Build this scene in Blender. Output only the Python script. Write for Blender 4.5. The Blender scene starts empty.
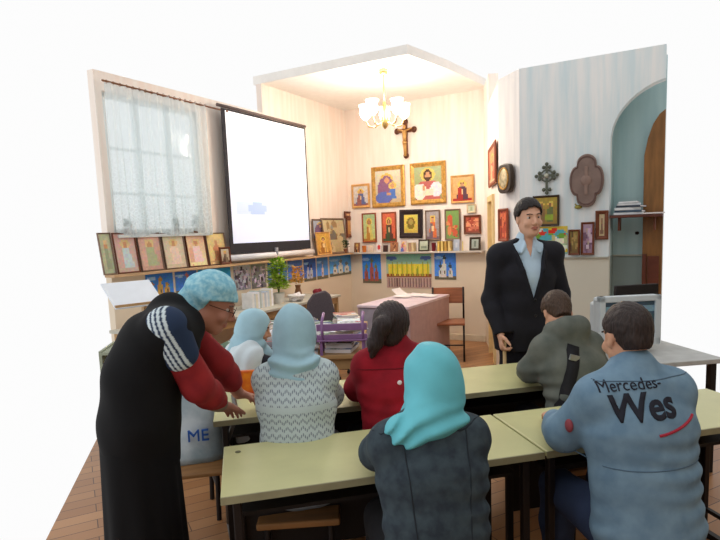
import bpy, bmesh, math, random
import numpy as np
from mathutils import Vector, Matrix
from mathutils.bvhtree import BVHTree
random.seed(7); np.random.seed(7)
SC = bpy.context.scene
COL = SC.collection
PI = math.pi

# ------------------------------------------------------------ camera
FPX, PPX, PPY, EYE = 560., 380., 299., 1.6
_p = math.radians(6.8); _r = math.radians(2.0)
_f = np.array([0, math.cos(_p), -math.sin(_p)]); _x = np.array([1., 0, 0]); _u = np.cross(_x, _f)
_u2 = _u*math.cos(_r)+_x*math.sin(_r); _x2 = _x*math.cos(_r)-_u*math.sin(_r)
cam_d = bpy.data.cameras.new('camera'); cam = bpy.data.objects.new('camera', cam_d); COL.objects.link(cam)
cam.matrix_world = Matrix(((_x2[0], _u2[0], -_f[0], 0), (_x2[1], _u2[1], -_f[1], 0), (_x2[2], _u2[2], -_f[2], EYE), (0, 0, 0, 1)))
cam_d.sensor_width = 36; cam_d.lens = 36*FPX/720; cam_d.shift_x = -20/720; cam_d.shift_y = 29/720
cam_d.clip_start = .05; cam_d.clip_end = 100
SC.camera = cam
# ------------------------------------------------------------ world and lights
W = bpy.data.worlds.new('world'); SC.world = W; W.use_nodes = True
W.node_tree.nodes['Background'].inputs[0].default_value = (1, 1, 1, 1)
W.node_tree.nodes['Background'].inputs[1].default_value = 0.98
SC.view_settings.view_transform = 'Standard'; SC.view_settings.look = 'None'
SC.view_settings.exposure = 0.0; SC.view_settings.gamma = 1; SC.view_settings.use_curve_mapping = False
def lamp(name, loc, energy, color, size):
    l = bpy.data.lights.new(name, 'POINT'); l.energy = energy; l.color = color; l.shadow_soft_size = size
    o = bpy.data.objects.new(name, l); o.location = loc; COL.objects.link(o); return o
lamp('chandelier_light', (.13, 6.75, 2.92), 72, (1, .90, .78), .16)

# ------------------------------------------------------------ helpers
def lin(c):
    return tuple((v/255/12.92 if v/255 <= .04045 else ((v/255+.055)/1.055)**2.4) for v in c[:3])
_M = {}
def mat(name, c, rough=.7, metal=0, var=.08, scale=12, bump=0, stretch=(1, 1, 1), emit=0, spec=.3, c2=None):
    if name in _M: return _M[name]
    m = bpy.data.materials.new(name); m.use_nodes = True; nt = m.node_tree; b = nt.nodes['Principled BSDF']
    b.inputs['Roughness'].default_value = rough; b.inputs['Metallic'].default_value = metal
    b.inputs['Specular IOR Level'].default_value = spec
    L = lin(c)
    tc = nt.nodes.new('ShaderNodeTexCoord'); mp = nt.nodes.new('ShaderNodeMapping'); mp.inputs['Scale'].default_value = stretch
    nz = nt.nodes.new('ShaderNodeTexNoise'); nz.inputs['Scale'].default_value = scale; nz.inputs['Detail'].default_value = 4
    nt.links.new(tc.outputs['Object'], mp.inputs[0]); nt.links.new(mp.outputs[0], nz.inputs['Vector'])
    mx = nt.nodes.new('ShaderNodeMix'); mx.data_type = 'RGBA'
    L2 = lin(c2) if c2 else tuple(min(1, v*(1+var)) for v in L)
    L1 = L if c2 else tuple(v*(1-var) for v in L)
    mx.inputs[6].default_value = (*L1, 1); mx.inputs[7].default_value = (*L2, 1)
    rp = nt.nodes.new('ShaderNodeMapRange'); rp.inputs[1].default_value = .35; rp.inputs[2].default_value = .65
    nt.links.new(nz.outputs[0], rp.inputs[0]); nt.links.new(rp.outputs[0], mx.inputs[0])
    nt.links.new(mx.outputs[2], b.inputs['Base Color'])
    if bump:
        bp = nt.nodes.new('ShaderNodeBump'); bp.inputs['Strength'].default_value = bump; bp.inputs['Distance'].default_value = .01
        nt.links.new(nz.outputs[0], bp.inputs['Height']); nt.links.new(bp.outputs[0], b.inputs['Normal'])
    if emit:
        b.inputs['Emission Color'].default_value = (*L, 1); b.inputs['Emission Strength'].default_value = emit
    _M[name] = m; return m
def paint_mat(name, rough=.6, emit=0):
    if name in _M: return _M[name]
    m = bpy.data.materials.new(name); m.use_nodes = True; nt = m.node_tree; b = nt.nodes['Principled BSDF']
    a = nt.nodes.new('ShaderNodeAttribute'); a.attribute_name = 'paint'
    nt.links.new(a.outputs['Color'], b.inputs['Base Color']); b.inputs['Roughness'].default_value = rough
    b.inputs['Specular IOR Level'].default_value = .25
    if emit: nt.links.new(a.outputs['Color'], b.inputs['Emission Color']); b.inputs['Emission Strength'].default_value = emit
    _M[name] = m; return m

def tag(o, label=None, cat=None, group=None, kind=None):
    if label: o['label'] = label
    if cat: o['category'] = cat
    if group: o['group'] = group
    if kind: o['kind'] = kind
    return o
def thing(name, label, cat, loc=(0, 0, 0), rz=0, group=None, rx=0):
    o = bpy.data.objects.new(name, None); COL.objects.link(o); o.empty_display_size = .05
    o.location = loc; o.rotation_euler = (rx, 0, rz); tag(o, label, cat, group); return o
class MB:
    def __init__(s): s.b = bmesh.new()
    def box(s, c, d, M=None):
        r = bmesh.ops.create_cube(s.b, size=1); vs = r['verts']
        bmesh.ops.scale(s.b, vec=d, verts=vs)
        if M: bmesh.ops.transform(s.b, matrix=M, verts=vs)
        bmesh.ops.translate(s.b, vec=c, verts=vs); return s
    def rod(s, a, b, r0, r1=None, n=12):
        r1 = r0 if r1 is None else r1
        a = Vector(a); b = Vector(b); d = b-a
        r = bmesh.ops.create_cone(s.b, cap_ends=True, segments=n, radius1=r0, radius2=r1, depth=d.length)
        q = d.to_track_quat('Z', 'Y').to_matrix().to_4x4()
        bmesh.ops.transform(s.b, matrix=Matrix.Translation((a+b)/2) @ q, verts=r['verts']); return s
    def tube(s, pts, r, n=8):
        for i in range(len(pts)-1):
            s.rod(pts[i], pts[i+1], r, r, n)
            if i: s.ball(pts[i], (r, r, r), 8, 6)
        return s
    def ball(s, c, r, u=16, v=10, M=None):
        q = bmesh.ops.create_uvsphere(s.b, u_segments=u, v_segments=v, radius=1); vs = q['verts']
        bmesh.ops.scale(s.b, vec=r, verts=vs)
        if M: bmesh.ops.transform(s.b, matrix=M, verts=vs)
        bmesh.ops.translate(s.b, vec=c, verts=vs); return s
    def lathe(s, prof, c=(0, 0, 0), n=20):
        rings = []
        for r, z in prof:
            rings.append([s.b.verts.new((c[0]+r*math.cos(2*PI*i/n), c[1]+r*math.sin(2*PI*i/n), c[2]+z)) for i in range(n)])
        for a, b in zip(rings, rings[1:]):
            for i in range(n): s.b.faces.new((a[i], a[(i+1) % n], b[(i+1) % n], b[i]))
        s.b.faces.new(rings[0][::-1]); s.b.faces.new(rings[-1]); return s
    def prism(s, pts, y0, y1):       # outline in x,z extruded along y
        a = [s.b.verts.new((x, y0, z)) for x, z in pts]; b = [s.b.verts.new((x, y1, z)) for x, z in pts]
        n = len(pts)
        for i in range(n): s.b.faces.new((a[i], a[(i+1) % n], b[(i+1) % n], b[i]))
        s.b.faces.new(a[::-1]); s.b.faces.new(b); return s
    def build(s, name, m, parent=None, bevel=0, smooth=False, seg=2):
        bmesh.ops.recalc_face_normals(s.b, faces=s.b.faces)
        me = bpy.data.meshes.new(name); s.b.to_mesh(me); s.b.free(); me.materials.append(m)
        if smooth: me.polygons.foreach_set('use_smooth', [True]*len(me.polygons))
        o = bpy.data.objects.new(name, me); COL.objects.link(o); o.parent = parent
        if bevel:
            bv = o.modifiers.new('bevel', 'BEVEL'); bv.width = bevel; bv.segments = seg; bv.limit_method = 'ANGLE'
        return o
def struct(mb, name, m, bevel=0):
    o = mb.build(name, m, None, bevel); o['kind'] = 'structure'; return o
def copy_tree(o, parent=None):
    c = o.copy(); COL.objects.link(c); c.parent = parent
    for ch in o.children: copy_tree(ch, c)
    return c
def ray(x, y): return _f+_x2*(x-PPX)/FPX-_u2*(y-PPY)/FPX
def onz(x, y, z):
    d = ray(x, y); t = (z-EYE)/d[2]; return Vector((d[0]*t, d[1]*t, z))
def at(x, y, Y):
    d = ray(x, y); t = Y/d[1]; return Vector((d[0]*t, Y, EYE+d[2]*t))

# ------------------------------------------------------------ painted sheets
def paint_grid(spec, nx, nz):
    u, v = np.meshgrid((np.arange(nx)+.5)/nx, (np.arange(nz)+.5)/nz)
    C = np.zeros((nz, nx, 3))
    def L(c): return np.array(lin(c))
    for s in spec:
        k = s[0]
        if k == 'bg': C[:] = L(s[2])+(L(s[1])-L(s[2]))*v[..., None]; continue
        if k == 'n':
            rs = np.random.RandomState(s[2] if len(s) > 2 else 1)
            g = 1+s[1]*(rs.rand(nz, nx, 1)-.5)*2; C *= g; continue
        if k == 'cn':
            rs = np.random.RandomState(s[2]); C *= 1+s[1]*(rs.rand(nz, nx, 3)-.5)*2; continue
        if k == 'e': m = ((u-s[1])/s[3])**2+((v-s[2])/s[4])**2 < 1
        elif k == 'r': m = (u >= s[1]) & (v >= s[2]) & (u < s[3]) & (v < s[4])
        elif k == 't':            # trapezoid: centre x, y0, half width at y0, y1, half width at y1
            t = (v-s[2])/(s[4]-s[2]); m = (t >= 0) & (t <= 1) & (abs(u-s[1]) < s[3]+(s[5]-s[3])*t)
        C[m] = L(s[-1])
    return np.clip(C, 0, 1)
def sheet(spec, w, h, nx, nz, name, m, parent=None, th=.004, y=0, z0=0, x0=None):
    """upright painted panel facing local -y, with thickness"""
    x0 = -w/2 if x0 is None else x0
    C = paint_grid(spec, nx, nz)
    V = []; Fc = []; cols = []
    for j in range(nz+1):
        for i in range(nx+1): V.append((x0+w*i/nx, y, z0+h*j/nz))
    for j in range(nz):
        for i in range(nx):
            a = j*(nx+1)+i; Fc.append((a, a+1, a+nx+2, a+nx+1)); cols.append(C[j, i])
    b = len(V); V += [(x0, y+th, z0), (x0+w, y+th, z0), (x0+w, y+th, z0+h), (x0, y+th, z0+h)]
    c0, c1, c2, c3 = 0, nx, (nz+1)*(nx+1)-1, nz*(nx+1)
    back = C.mean((0, 1))*.6+.2
    Fc.append((b, b+3, b+2, b+1)); cols.append(back)
    Fc.append(tuple([b, b+1]+list(range(nx, -1, -1)))); cols.append(back)
    Fc.append(tuple([b+3]+[c3+i for i in range(nx+1)]+[b+2])); cols.append(back)
    Fc.append(tuple([b+3, b]+[j*(nx+1) for j in range(nz+1)])); cols.append(back)
    Fc.append(tuple([b+1, b+2]+[j*(nx+1)+nx for j in range(nz, -1, -1)])); cols.append(back)
    me = bpy.data.meshes.new(name); me.from_pydata(V, [], Fc)
    a = me.color_attributes.new('paint', 'FLOAT_COLOR', 'CORNER')
    arr = []
    for f, c in zip(Fc, cols): arr += [c[0], c[1], c[2], 1.0]*len(f)
    a.data.foreach_set('color', arr)
    me.materials.append(m); o = bpy.data.objects.new(name, me); COL.objects.link(o); o.parent = parent; return o
PAPER = paint_mat('printed_paper', .55)
PAINTED = paint_mat('painted_panel', .45)

# ------------------------------------------------------------ walls
UL = np.array([.477, .879]); UL /= np.linalg.norm(UL); UB = np.array([UL[1], -UL[0]])
WALLS = {'L': (np.array([-2.5, 5.1]), UL), 'K': (np.array([-2.5, 5.1])+4.31*UL, UB), 'B': (np.array([1.42, 5.63]), UB),
         'S': (np.array([1.49, 7.84]), np.array([-.103, -.9947])), 'A': (np.array([1.30, 6.01]), np.array([.301, -.9536])),
         'N': (np.array([1.42, 5.63])+.35*UL, UB)}
def wp(w, x, y, off=0):
    """photo ray hits the plane 'off' metres in front of wall w -> (s, z)"""
    P, u = WALLS[w]; n = np.array([u[1], -u[0]]); P = P+n*off
    d = ray(x, y); t = (P@n)/(d[:2]@n); q = d*t
    return float((q[:2]-P)@u), float(q[2]+EYE)
def wloc(w, s, off, z):
    P, u = WALLS[w]; n = np.array([u[1], -u[0]]); q = P+u*s+n*off; return Vector((q[0], q[1], z))
def wrot(w): return math.atan2(WALLS[w][1][1], WALLS[w][1][0])

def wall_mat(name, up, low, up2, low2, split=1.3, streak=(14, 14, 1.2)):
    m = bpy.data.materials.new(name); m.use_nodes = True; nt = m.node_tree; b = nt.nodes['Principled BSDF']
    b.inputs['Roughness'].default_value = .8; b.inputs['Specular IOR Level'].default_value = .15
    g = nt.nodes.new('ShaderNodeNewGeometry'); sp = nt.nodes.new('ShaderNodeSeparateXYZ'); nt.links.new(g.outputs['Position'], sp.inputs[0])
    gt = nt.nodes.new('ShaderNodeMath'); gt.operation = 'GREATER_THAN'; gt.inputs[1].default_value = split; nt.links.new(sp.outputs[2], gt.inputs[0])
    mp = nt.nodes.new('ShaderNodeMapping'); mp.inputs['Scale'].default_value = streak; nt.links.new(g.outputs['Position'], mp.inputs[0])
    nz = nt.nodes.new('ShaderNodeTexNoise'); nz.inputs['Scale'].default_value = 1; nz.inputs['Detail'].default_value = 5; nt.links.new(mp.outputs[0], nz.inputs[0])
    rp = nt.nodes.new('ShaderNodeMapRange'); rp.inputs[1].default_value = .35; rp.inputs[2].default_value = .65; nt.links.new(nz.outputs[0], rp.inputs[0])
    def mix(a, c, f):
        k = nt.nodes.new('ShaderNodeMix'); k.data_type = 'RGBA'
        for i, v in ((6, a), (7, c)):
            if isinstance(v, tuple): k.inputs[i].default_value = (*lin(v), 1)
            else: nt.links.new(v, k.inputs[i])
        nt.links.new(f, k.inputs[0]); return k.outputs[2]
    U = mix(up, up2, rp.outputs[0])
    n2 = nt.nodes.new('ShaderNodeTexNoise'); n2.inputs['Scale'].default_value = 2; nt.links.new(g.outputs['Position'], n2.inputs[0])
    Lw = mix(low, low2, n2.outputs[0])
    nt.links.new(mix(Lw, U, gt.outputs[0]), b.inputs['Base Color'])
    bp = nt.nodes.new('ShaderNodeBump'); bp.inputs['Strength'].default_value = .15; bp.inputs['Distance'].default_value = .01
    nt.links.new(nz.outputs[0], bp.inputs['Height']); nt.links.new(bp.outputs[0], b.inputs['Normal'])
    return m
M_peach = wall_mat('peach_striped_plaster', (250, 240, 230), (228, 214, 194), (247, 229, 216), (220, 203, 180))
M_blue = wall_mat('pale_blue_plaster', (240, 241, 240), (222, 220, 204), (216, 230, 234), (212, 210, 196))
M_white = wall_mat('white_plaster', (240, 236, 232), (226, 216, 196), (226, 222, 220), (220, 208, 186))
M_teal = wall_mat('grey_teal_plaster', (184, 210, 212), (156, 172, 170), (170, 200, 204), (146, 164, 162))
HT = 3.47
def wallbox(w, s0, s1, z0, z1, mb=None, th=.12, off=0):
    P, u = WALLS[w]; mb = mb or MB()
    c = wloc(w, (s0+s1)/2, off-th/2, (z0+z1)/2)
    mb.box(c, (s1-s0, th, z1-z0), Matrix.Rotation(wrot(w), 4, 'Z')); return mb
# left wall with the window opening
HL = 3.12
WS0, WS1, WZ0, WZ1 = .14, 1.27, 1.66, 2.95
mb = wallbox('L', .07, WS0, 0, HL, th=.08); wallbox('L', WS1, 2.36, 0, HL, mb, .08); wallbox('L', WS0, WS1, 0, WZ0, mb, .08); wallbox('L', WS0, WS1, WZ1, HL, mb, .08); wallbox('L', 2.36, 4.31, 0, HT, mb, .08)
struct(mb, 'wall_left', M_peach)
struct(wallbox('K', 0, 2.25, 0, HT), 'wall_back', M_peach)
# pier: passage side with a doorway, chamfer, front with arch
mb = wallbox('S', 0, .75, 0, HT); wallbox('S', 1.30, 1.84, 0, HL, mb); wallbox('S', .75, 1.30, 1.93, HL, mb)
struct(mb, 'wall_pier_side', M_peach)
struct(wallbox('A', 0, .40, 0, HL), 'wall_pier_corner', M_white)
# right wall B with arched opening, cut where the photo ends
AX0, ASPR, AEND = .83, 2.35, 1.27
mb = wallbox('B', 0, AX0, 0, HL)
arc = []
AC, AR = 1.42, .59
pts = [(AEND, HL), (AX0, HL), (AX0, ASPR)]
for i in range(1, 15):
    a = PI-(i/14)*math.acos((AC-AEND)/AR)*1.0 - 0
    ang = PI-(i/14)*(PI-math.acos((AEND-AC)/AR))
    pts.append((AC+AR*math.cos(ang), ASPR+AR*.86*math.sin(ang)))
o_ = wloc('B', 0, 0, 0); Rw = Matrix.Translation(o_) @ Matrix.Rotation(wrot('B'), 4, 'Z')
q = MB(); q.prism(pts, 0, .12); bmesh.ops.transform(q.b, matrix=Rw, verts=q.b.verts)
me = bpy.data.meshes.new('t'); q.b.to_mesh(me); q.b.free(); mb.b.from_mesh(me)
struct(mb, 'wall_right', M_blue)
mb = wallbox('N', .74, 1.27, 0, HL, th=.08)
mb.box(wloc('B', .79, -.235, HL/2), (.08, .23, HL), Matrix.Rotation(wrot('B'), 4, 'Z'))
struct(mb, 'wall_niche', M_teal)
# floor and the strip of ceiling at the far end
def slab(pts, z0, z1):
    m = MB(); a = [m.b.verts.new((x, y, z0)) for x, y in pts]; b = [m.b.verts.new((x, y, z1)) for x, y in pts]; n = len(pts)
    for i in range(n): m.b.faces.new((a[i], a[(i+1) % n], b[(i+1) % n], b[i]))
    m.b.faces.new(a[::-1]); m.b.faces.new(b); return m
def floor_mat():
    m = bpy.data.materials.new('brown_floorboards'); m.use_nodes = True; nt = m.node_tree; b = nt.nodes['Principled BSDF']
    tc = nt.nodes.new('ShaderNodeTexCoord'); mp = nt.nodes.new('ShaderNodeMapping'); mp.inputs['Rotation'].default_value = (0, 0, -.5)
    br = nt.nodes.new('ShaderNodeTexBrick'); br.inputs['Scale'].default_value = 1; br.inputs['Brick Width'].default_value = .9; br.inputs['Row Height'].default_value = .11
    br.inputs['Mortar Size'].default_value = .003
    br.inputs['Color1'].default_value = (*lin((176, 128, 84)), 1); br.inputs['Color2'].default_value = (*lin((150, 102, 62)), 1); br.inputs['Mortar'].default_value = (*lin((80, 52, 34)), 1)
    nt.links.new(tc.outputs['Object'], mp.inputs[0]); nt.links.new(mp.outputs[0], br.inputs[0]); nt.links.new(br.outputs[0], b.inputs['Base Color'])
    b.inputs['Roughness'].default_value = .4; return m
PK = WALLS['K'][0]; p1 = PK+UB*2.25; p2 = np.array([1.30, 6.01]); p3 = np.array([1.42, 5.63]); p4 = p3+UB*1.27
P0 = np.array([-2.5, 5.1])
fl = [tuple(P0-UB*.1), tuple(PK-UB*.1+UL*.1), tuple(p1+UL*.1+UB*.1), tuple(p2+UL*.3+UB*.45), tuple(p4+UL*.45), tuple(p4), (3.2, 4.7), (3.2, -1.5), (-1.28, -1.5), (-1.28, 1.05)]
struct(slab(fl, -.08, 0), 'floor', floor_mat())
cq = PK-UL*1.95
ce = [tuple(cq-UB*.12), tuple(PK-UB*.12+UL*.12), tuple(p1+UL*.12+UB*.05), tuple(p1+UB*.05-UL*1.2-UB*.15), tuple(cq+UB*2.0)]
struct(slab(ce, HT, HT+.1), 'ceiling', mat('white_ceiling_paint', (250, 246, 240), .9, var=.02))
struct(MB().box((.96, -1.56, HT/2), (4.5, .12, HT)), 'wall_rear', mat('cream_plaster', (196, 184, 166), .9))  # unseen rear and side walls, added to cut fill light and darken the foreground
struct(MB().box((3.26, 1.6, HT/2), (.12, 6.2, HT)), 'wall_side', _M['cream_plaster'])
# ledges (wall shelf on which pictures stand) and skirting
M_ledge = mat('ledge_wood', (196, 160, 122), .5, var=.15, scale=6, stretch=(1, 1, 8))
mb = wallbox('L', 0, 4.31, 1.275, 1.30, th=.14, off=.14); struct(mb, 'trim_1', M_ledge, .003)
mb = wallbox('K', 0, 2.2, 1.275, 1.30, th=.13, off=.13); struct(mb, 'trim_2', mat('ledge_white', (206, 196, 186), .5), .003)
mb = wallbox('B', .0, AX0, 1.285, 1.30, th=.02, off=.02); wallbox('N', .80, 1.27, 1.285, 1.30, mb, th=.02, off=.02)
struct(mb, 'trim_3', mat('ledge_grey', (176, 176, 164), .6), .002)
struct(wallbox('K', 0, 2.2, 0, .09, th=.02, off=.02), 'baseboard_back', mat('skirting', (214, 200, 176), .5), .004)
# doorway frame in the pier side
M_dw = mat('cream_door_paint', (232, 206, 150), .5, var=.05)
mb = wallbox('S', .70, .76, 0, 1.98, th=.2, off=.03); wallbox('S', 1.29, 1.36, 0, 1.98, mb, th=.2, off=.03); wallbox('S', .70, 1.36, 1.92, 1.99, mb, th=.2, off=.03)
struct(mb, 'trim_4', M_dw, .006)
d = MB(); wallbox('S', .76, 1.29, .01, 1.92, d, th=.04, off=-.06); d = struct(d, 'door_1', mat('door_leaf', (206, 170, 110), .5, var=.08, scale=5))
h = MB(); h.ball(wloc('S', 1.2, -.02, 1.0), (.03, .03, .03)).rod(wloc('S', 1.2, -.06, 1.0), wloc('S', 1.2, -.02, 1.0), .012); h.build('door_handle', mat('brass', (190, 150, 80), .3, 1), d)
# ------------------------------------------------------------ window, curtain, screen
M_wf = mat('white_window_paint', (236, 240, 240), .4, var=.03)
RL = wrot('L')
mb = MB()
def wbar(s0, s1, z0, z1, off=-.03, th=.05): wallbox('L', s0, s1, z0, z1, mb, th=th, off=off)
wbar(WS0, WS1, WZ0, WZ0+.05); wbar(WS0, WS1, WZ1-.05, WZ1); wbar(WS0, WS0+.05, WZ0, WZ1); wbar(WS1-.05, WS1, WZ0, WZ1)
for k in (1, 2): s = WS0+(WS1-WS0)*k/3; wbar(s-.025, s+.025, WZ0, WZ1)
for k in (1, 2): z = WZ0+(WZ1-WZ0)*(.3 if k == 1 else .62); wbar(WS0, WS1, z-.012, z+.012, -.045, .025)
win = struct(mb, 'window_1', M_wf, .004)
gm = bpy.data.materials.new('window_glass'); gm.use_nodes = True; nt = gm.node_tree; b = nt.nodes['Principled BSDF']
tg = nt.nodes.new('ShaderNodeBsdfTransparent'); tg.inputs[0].default_value = (.99, 1, 1, 1); gg = nt.nodes.new('ShaderNodeBsdfGlossy'); gg.inputs['Roughness'].default_value = .03; mg = nt.nodes.new('ShaderNodeMixShader'); mg.inputs[0].default_value = .03; nt.links.new(tg.outputs[0], mg.inputs[1]); nt.links.new(gg.outputs[0], mg.inputs[2]); nt.links.new(mg.outputs[0], nt.nodes['Material Output'].inputs[0])
g = MB(); wallbox('L', WS0+.02, WS1-.02, WZ0+.02, WZ1-.02, g, th=.004, off=-.055); g.build('pane', gm, win)
# outside: grey green hedge glimpsed as soft tone is left to the daylight
cm = bpy.data.materials.new('sheer_lace'); cm.use_nodes = True; nt = cm.node_tree
for n in list(nt.nodes):
    if n.type != 'OUTPUT_MATERIAL': nt.nodes.remove(n)
out = nt.nodes[0]
df = nt.nodes.new('ShaderNodeBsdfDiffuse'); tl = nt.nodes.new('ShaderNodeBsdfTranslucent'); tr = nt.nodes.new('ShaderNodeBsdfTransparent')
df.inputs[0].default_value = (*lin((244, 250, 252)), 1); tl.inputs[0].default_value = (*lin((232, 246, 250)), 1)
m1 = nt.nodes.new('ShaderNodeMixShader'); m1.inputs[0].default_value = .6; m2 = nt.nodes.new('ShaderNodeMixShader')
nt.links.new(df.outputs[0], m1.inputs[1]); nt.links.new(tl.outputs[0], m1.inputs[2])
tc = nt.nodes.new('ShaderNodeTexCoord'); vo = nt.nodes.new('ShaderNodeTexVoronoi'); vo.inputs['Scale'].default_value = 26; vo.feature = 'DISTANCE_TO_EDGE'
nt.links.new(tc.outputs['Object'], vo.inputs['Vector'])
sx = nt.nodes.new('ShaderNodeSeparateXYZ'); nt.links.new(tc.outputs['Object'], sx.inputs[0])
mr = nt.nodes.new('ShaderNodeMapRange'); mr.inputs[1].default_value = 0.1; mr.inputs[2].default_value = .9; mr.inputs[3].default_value = 1; mr.inputs[4].default_value = 0.0
nt.links.new(sx.outputs[2], mr.inputs[0])
lt = nt.nodes.new('ShaderNodeMath'); lt.operation = 'LESS_THAN'; lt.inputs[1].default_value = .13; nt.links.new(vo.outputs[0], lt.inputs[0])
mu = nt.nodes.new('ShaderNodeMath'); mu.operation = 'MULTIPLY'; nt.links.new(lt.outputs[0], mu.inputs[0]); nt.links.new(mr.outputs[0], mu.inputs[1])
ma = nt.nodes.new('ShaderNodeMath'); ma.operation = 'MULTIPLY_ADD'; ma.inputs[1].default_value = .12; ma.inputs[2].default_value = .60; nt.links.new(mu.outputs[0], ma.inputs[0])
nt.links.new(ma.outputs[0], m2.inputs[0]); nt.links.new(tr.outputs[0], m2.inputs[1]); nt.links.new(m1.outputs[0], m2.inputs[2]); nt.links.new(m2.outputs[0], out.inputs[0])
cur = thing('lace_curtain', 'long sheer pale blue lace curtain over the window at left', 'curtain', wloc('L', 0, .10, 1.64), RL)
m = MB(); nx, nz = 150, 40; cw, chh = 1.20, 1.36; vs = []
for j in range(nz+1):
    row = []
    for i in range(nx+1):
        x = .10+cw*i/nx; z = .045+(chh-.045)*j/nz; fl_ = .4+.6*(1-j/nz)
        y = .022*math.sin(i*.72+.6*math.sin(i*.13))*(.5+.5*(1-z/chh))+.012*math.sin(i*.31+z*2)
        zz = z-(.05*abs(math.sin(i*.055)))*(1-j/nz)
        row.append(m.b.verts.new((x, y, zz)))
    vs.append(row)
for j in range(nz):
    for i in range(nx): m.b.faces.new((vs[j][i], vs[j][i+1], vs[j+1][i+1], vs[j+1][i]))
cu = m.build('drape', cm, cur, smooth=True)
m = MB(); m.rod((.08, 0, 1.37), (1.60, 0, 1.36), .009).ball((1.61, 0, 1.36), (.02, .02, .02)); m.build('curtain_rod', mat('bronze_rod', (140, 96, 70), .4, .6), cur, smooth=True)
for i in range(18):
    x = .12+i*.069; m = MB()
    for k in range(10):
        a, b2 = 2*PI*k/10, 2*PI*(k+1)/10
        m.rod((x, .015*math.cos(a), 1.367+.015*math.sin(a)), (x, .015*math.cos(b2), 1.367+.015*math.sin(b2)), .002, n=5)
    m.build('curtain_ring', _M['bronze_rod'], cur)
# things on the window sill behind the lace
M_leaf = mat('dark_leaf', (50, 84, 44), .6, var=.3); M_pot = mat('terracotta', (120, 74, 52), .8)
def leaf_mb(rs, n, h, spread, ll, lw, base=0.0, droop=.3):
    m = MB()
    for k in range(n):
        a = rs.uniform(0, 2*PI); t = rs.uniform(.15, 1); z = base+h*t; r = spread*rs.uniform(.1, 1)*(1-.45*t)
        c = Vector((r*math.cos(a), r*math.sin(a), z)); d = Vector((math.cos(a), math.sin(a), rs.uniform(-droop, .8))).normalized()
        s = d.cross(Vector((0, 0, 1))).normalized()*lw*rs.uniform(.6, 1.1); L = ll*rs.uniform(.7, 1.2); up = Vector((0, 0, .004))
        p = [c, c+d*L*.4+s+up, c+d*L, c+d*L*.4-s+up]; v = [m.b.verts.new(q) for q in p]; v2 = m.b.verts.new(c+d*L*.45-Vector((0, 0, .006)))
        m.b.faces.new((v[0], v[1], v2)); m.b.faces.new((v[1], v[2], v2)); m.b.faces.new((v[2], v[3], v2)); m.b.faces.new((v[3], v[0], v2)); m.b.faces.new(v[::-1])
    return m
def sill_pot(s, h, sp, label):
    t = thing('potted_plant', label, 'plant', wloc('L', s, -.02, WZ0+.05 if 0 else WZ0), 0, 'pots on the window sill')
    MB().lathe([(.03, 0), (.045, .07), (.048, .075), (.04, .078)]).build('pot', M_pot, t, smooth=False)
    leaf_mb(random.Random(int(s*100)), 60, h, sp, .05, .014, .07).build('foliage', M_leaf, t)
struct(wallbox('L', WS0, WS1, WZ0-.03, WZ0, th=.12, off=.06), 'trim_5', M_wf, .004)
# the opening is deep, so pots stand on the sill just behind the curtain
for s, h, sp, lb in ((.26, .10, .05, 'dark small potted plant on the sill, nearest the left window edge'), (.83, .10, .06, 'dark potted plant on the sill in the middle of the window'), (1.10, .14, .08, 'largest dark potted plant on the sill beside the screen')):
    t = thing('potted_plant', lb, 'plant', wloc('L', s, .035, WZ0), 0, 'pots on the window sill')
    MB().lathe([(.02, 0), (.03, .05), (.033, .055), (.028, .057)]).build('pot', M_pot, t)
    leaf_mb(random.Random(int(s*100)), 60, h, sp*.5, .03, .012, .05).build('foliage', M_leaf, t)

# projection screen
scr = thing('projection_screen', 'large hanging projection screen with black border showing a bright slide', 'projection screen', wloc('L', (wp('L', 221, 108, .11)[0]+wp('L', 311, 248, .11)[0])/2, .11, wp('L', 270, 251.5, .11)[1]), RL)
SW = wp('L', 305, 127, .11)[0]-wp('L', 221, 108, .11)[0]; SH = wp('L', 221, 108, .11)[1]-wp('L', 231, 255, .11)[1]
m = MB(); m.box((0, .004, SH/2), (SW, .006, SH)); m.build('screen_border', mat('black_border', (52, 50, 56), .8, var=.05), scr)
spec = [('bg', (255, 255, 255), (220, 226, 246)), ('r', .08, .33, .9, .36, (226, 238, 240)), ('r', .05, .23, .95, .33, (206, 218, 240)), ('e', .3, .27, .12, .05, (180, 198, 230)),
        ('e', .6, .28, .2, .04, (214, 220, 240)), ('r', .05, .1, .9, .22, (226, 228, 246)), ('e', .75, .6, .2, .1, (250, 248, 252)), ('r', .2, .45, .7, .48, (244, 244, 250))]
sheet(spec, SW-.085, SH-.14, 36, 40, 'screen_image', paint_mat('projected_slide', .9, .40), scr, .002, -.002, .12, -SW/2+.055)
MB().rod((-SW/2-.06, .0, SH+.02), (SW/2, 0, SH+.02), .018).build('top_rail', mat('grey_rail', (116, 100, 96), .5), scr, smooth=True)
MB().rod((-SW/2-.02, -.005, -.045), (SW/2+.03, -.005, -.045), .036, n=20).build('roller_case', mat('white_case', (238, 234, 236), .4, var=.02), scr, smooth=True)
MB().box((0, -.03, .02), (.05, .02, .05)).box((0, -.04, -.02), (.02, .02, .05)).build('pull_handle', mat('grey_handle', (160, 160, 168), .4), scr, bevel=.003)

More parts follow.
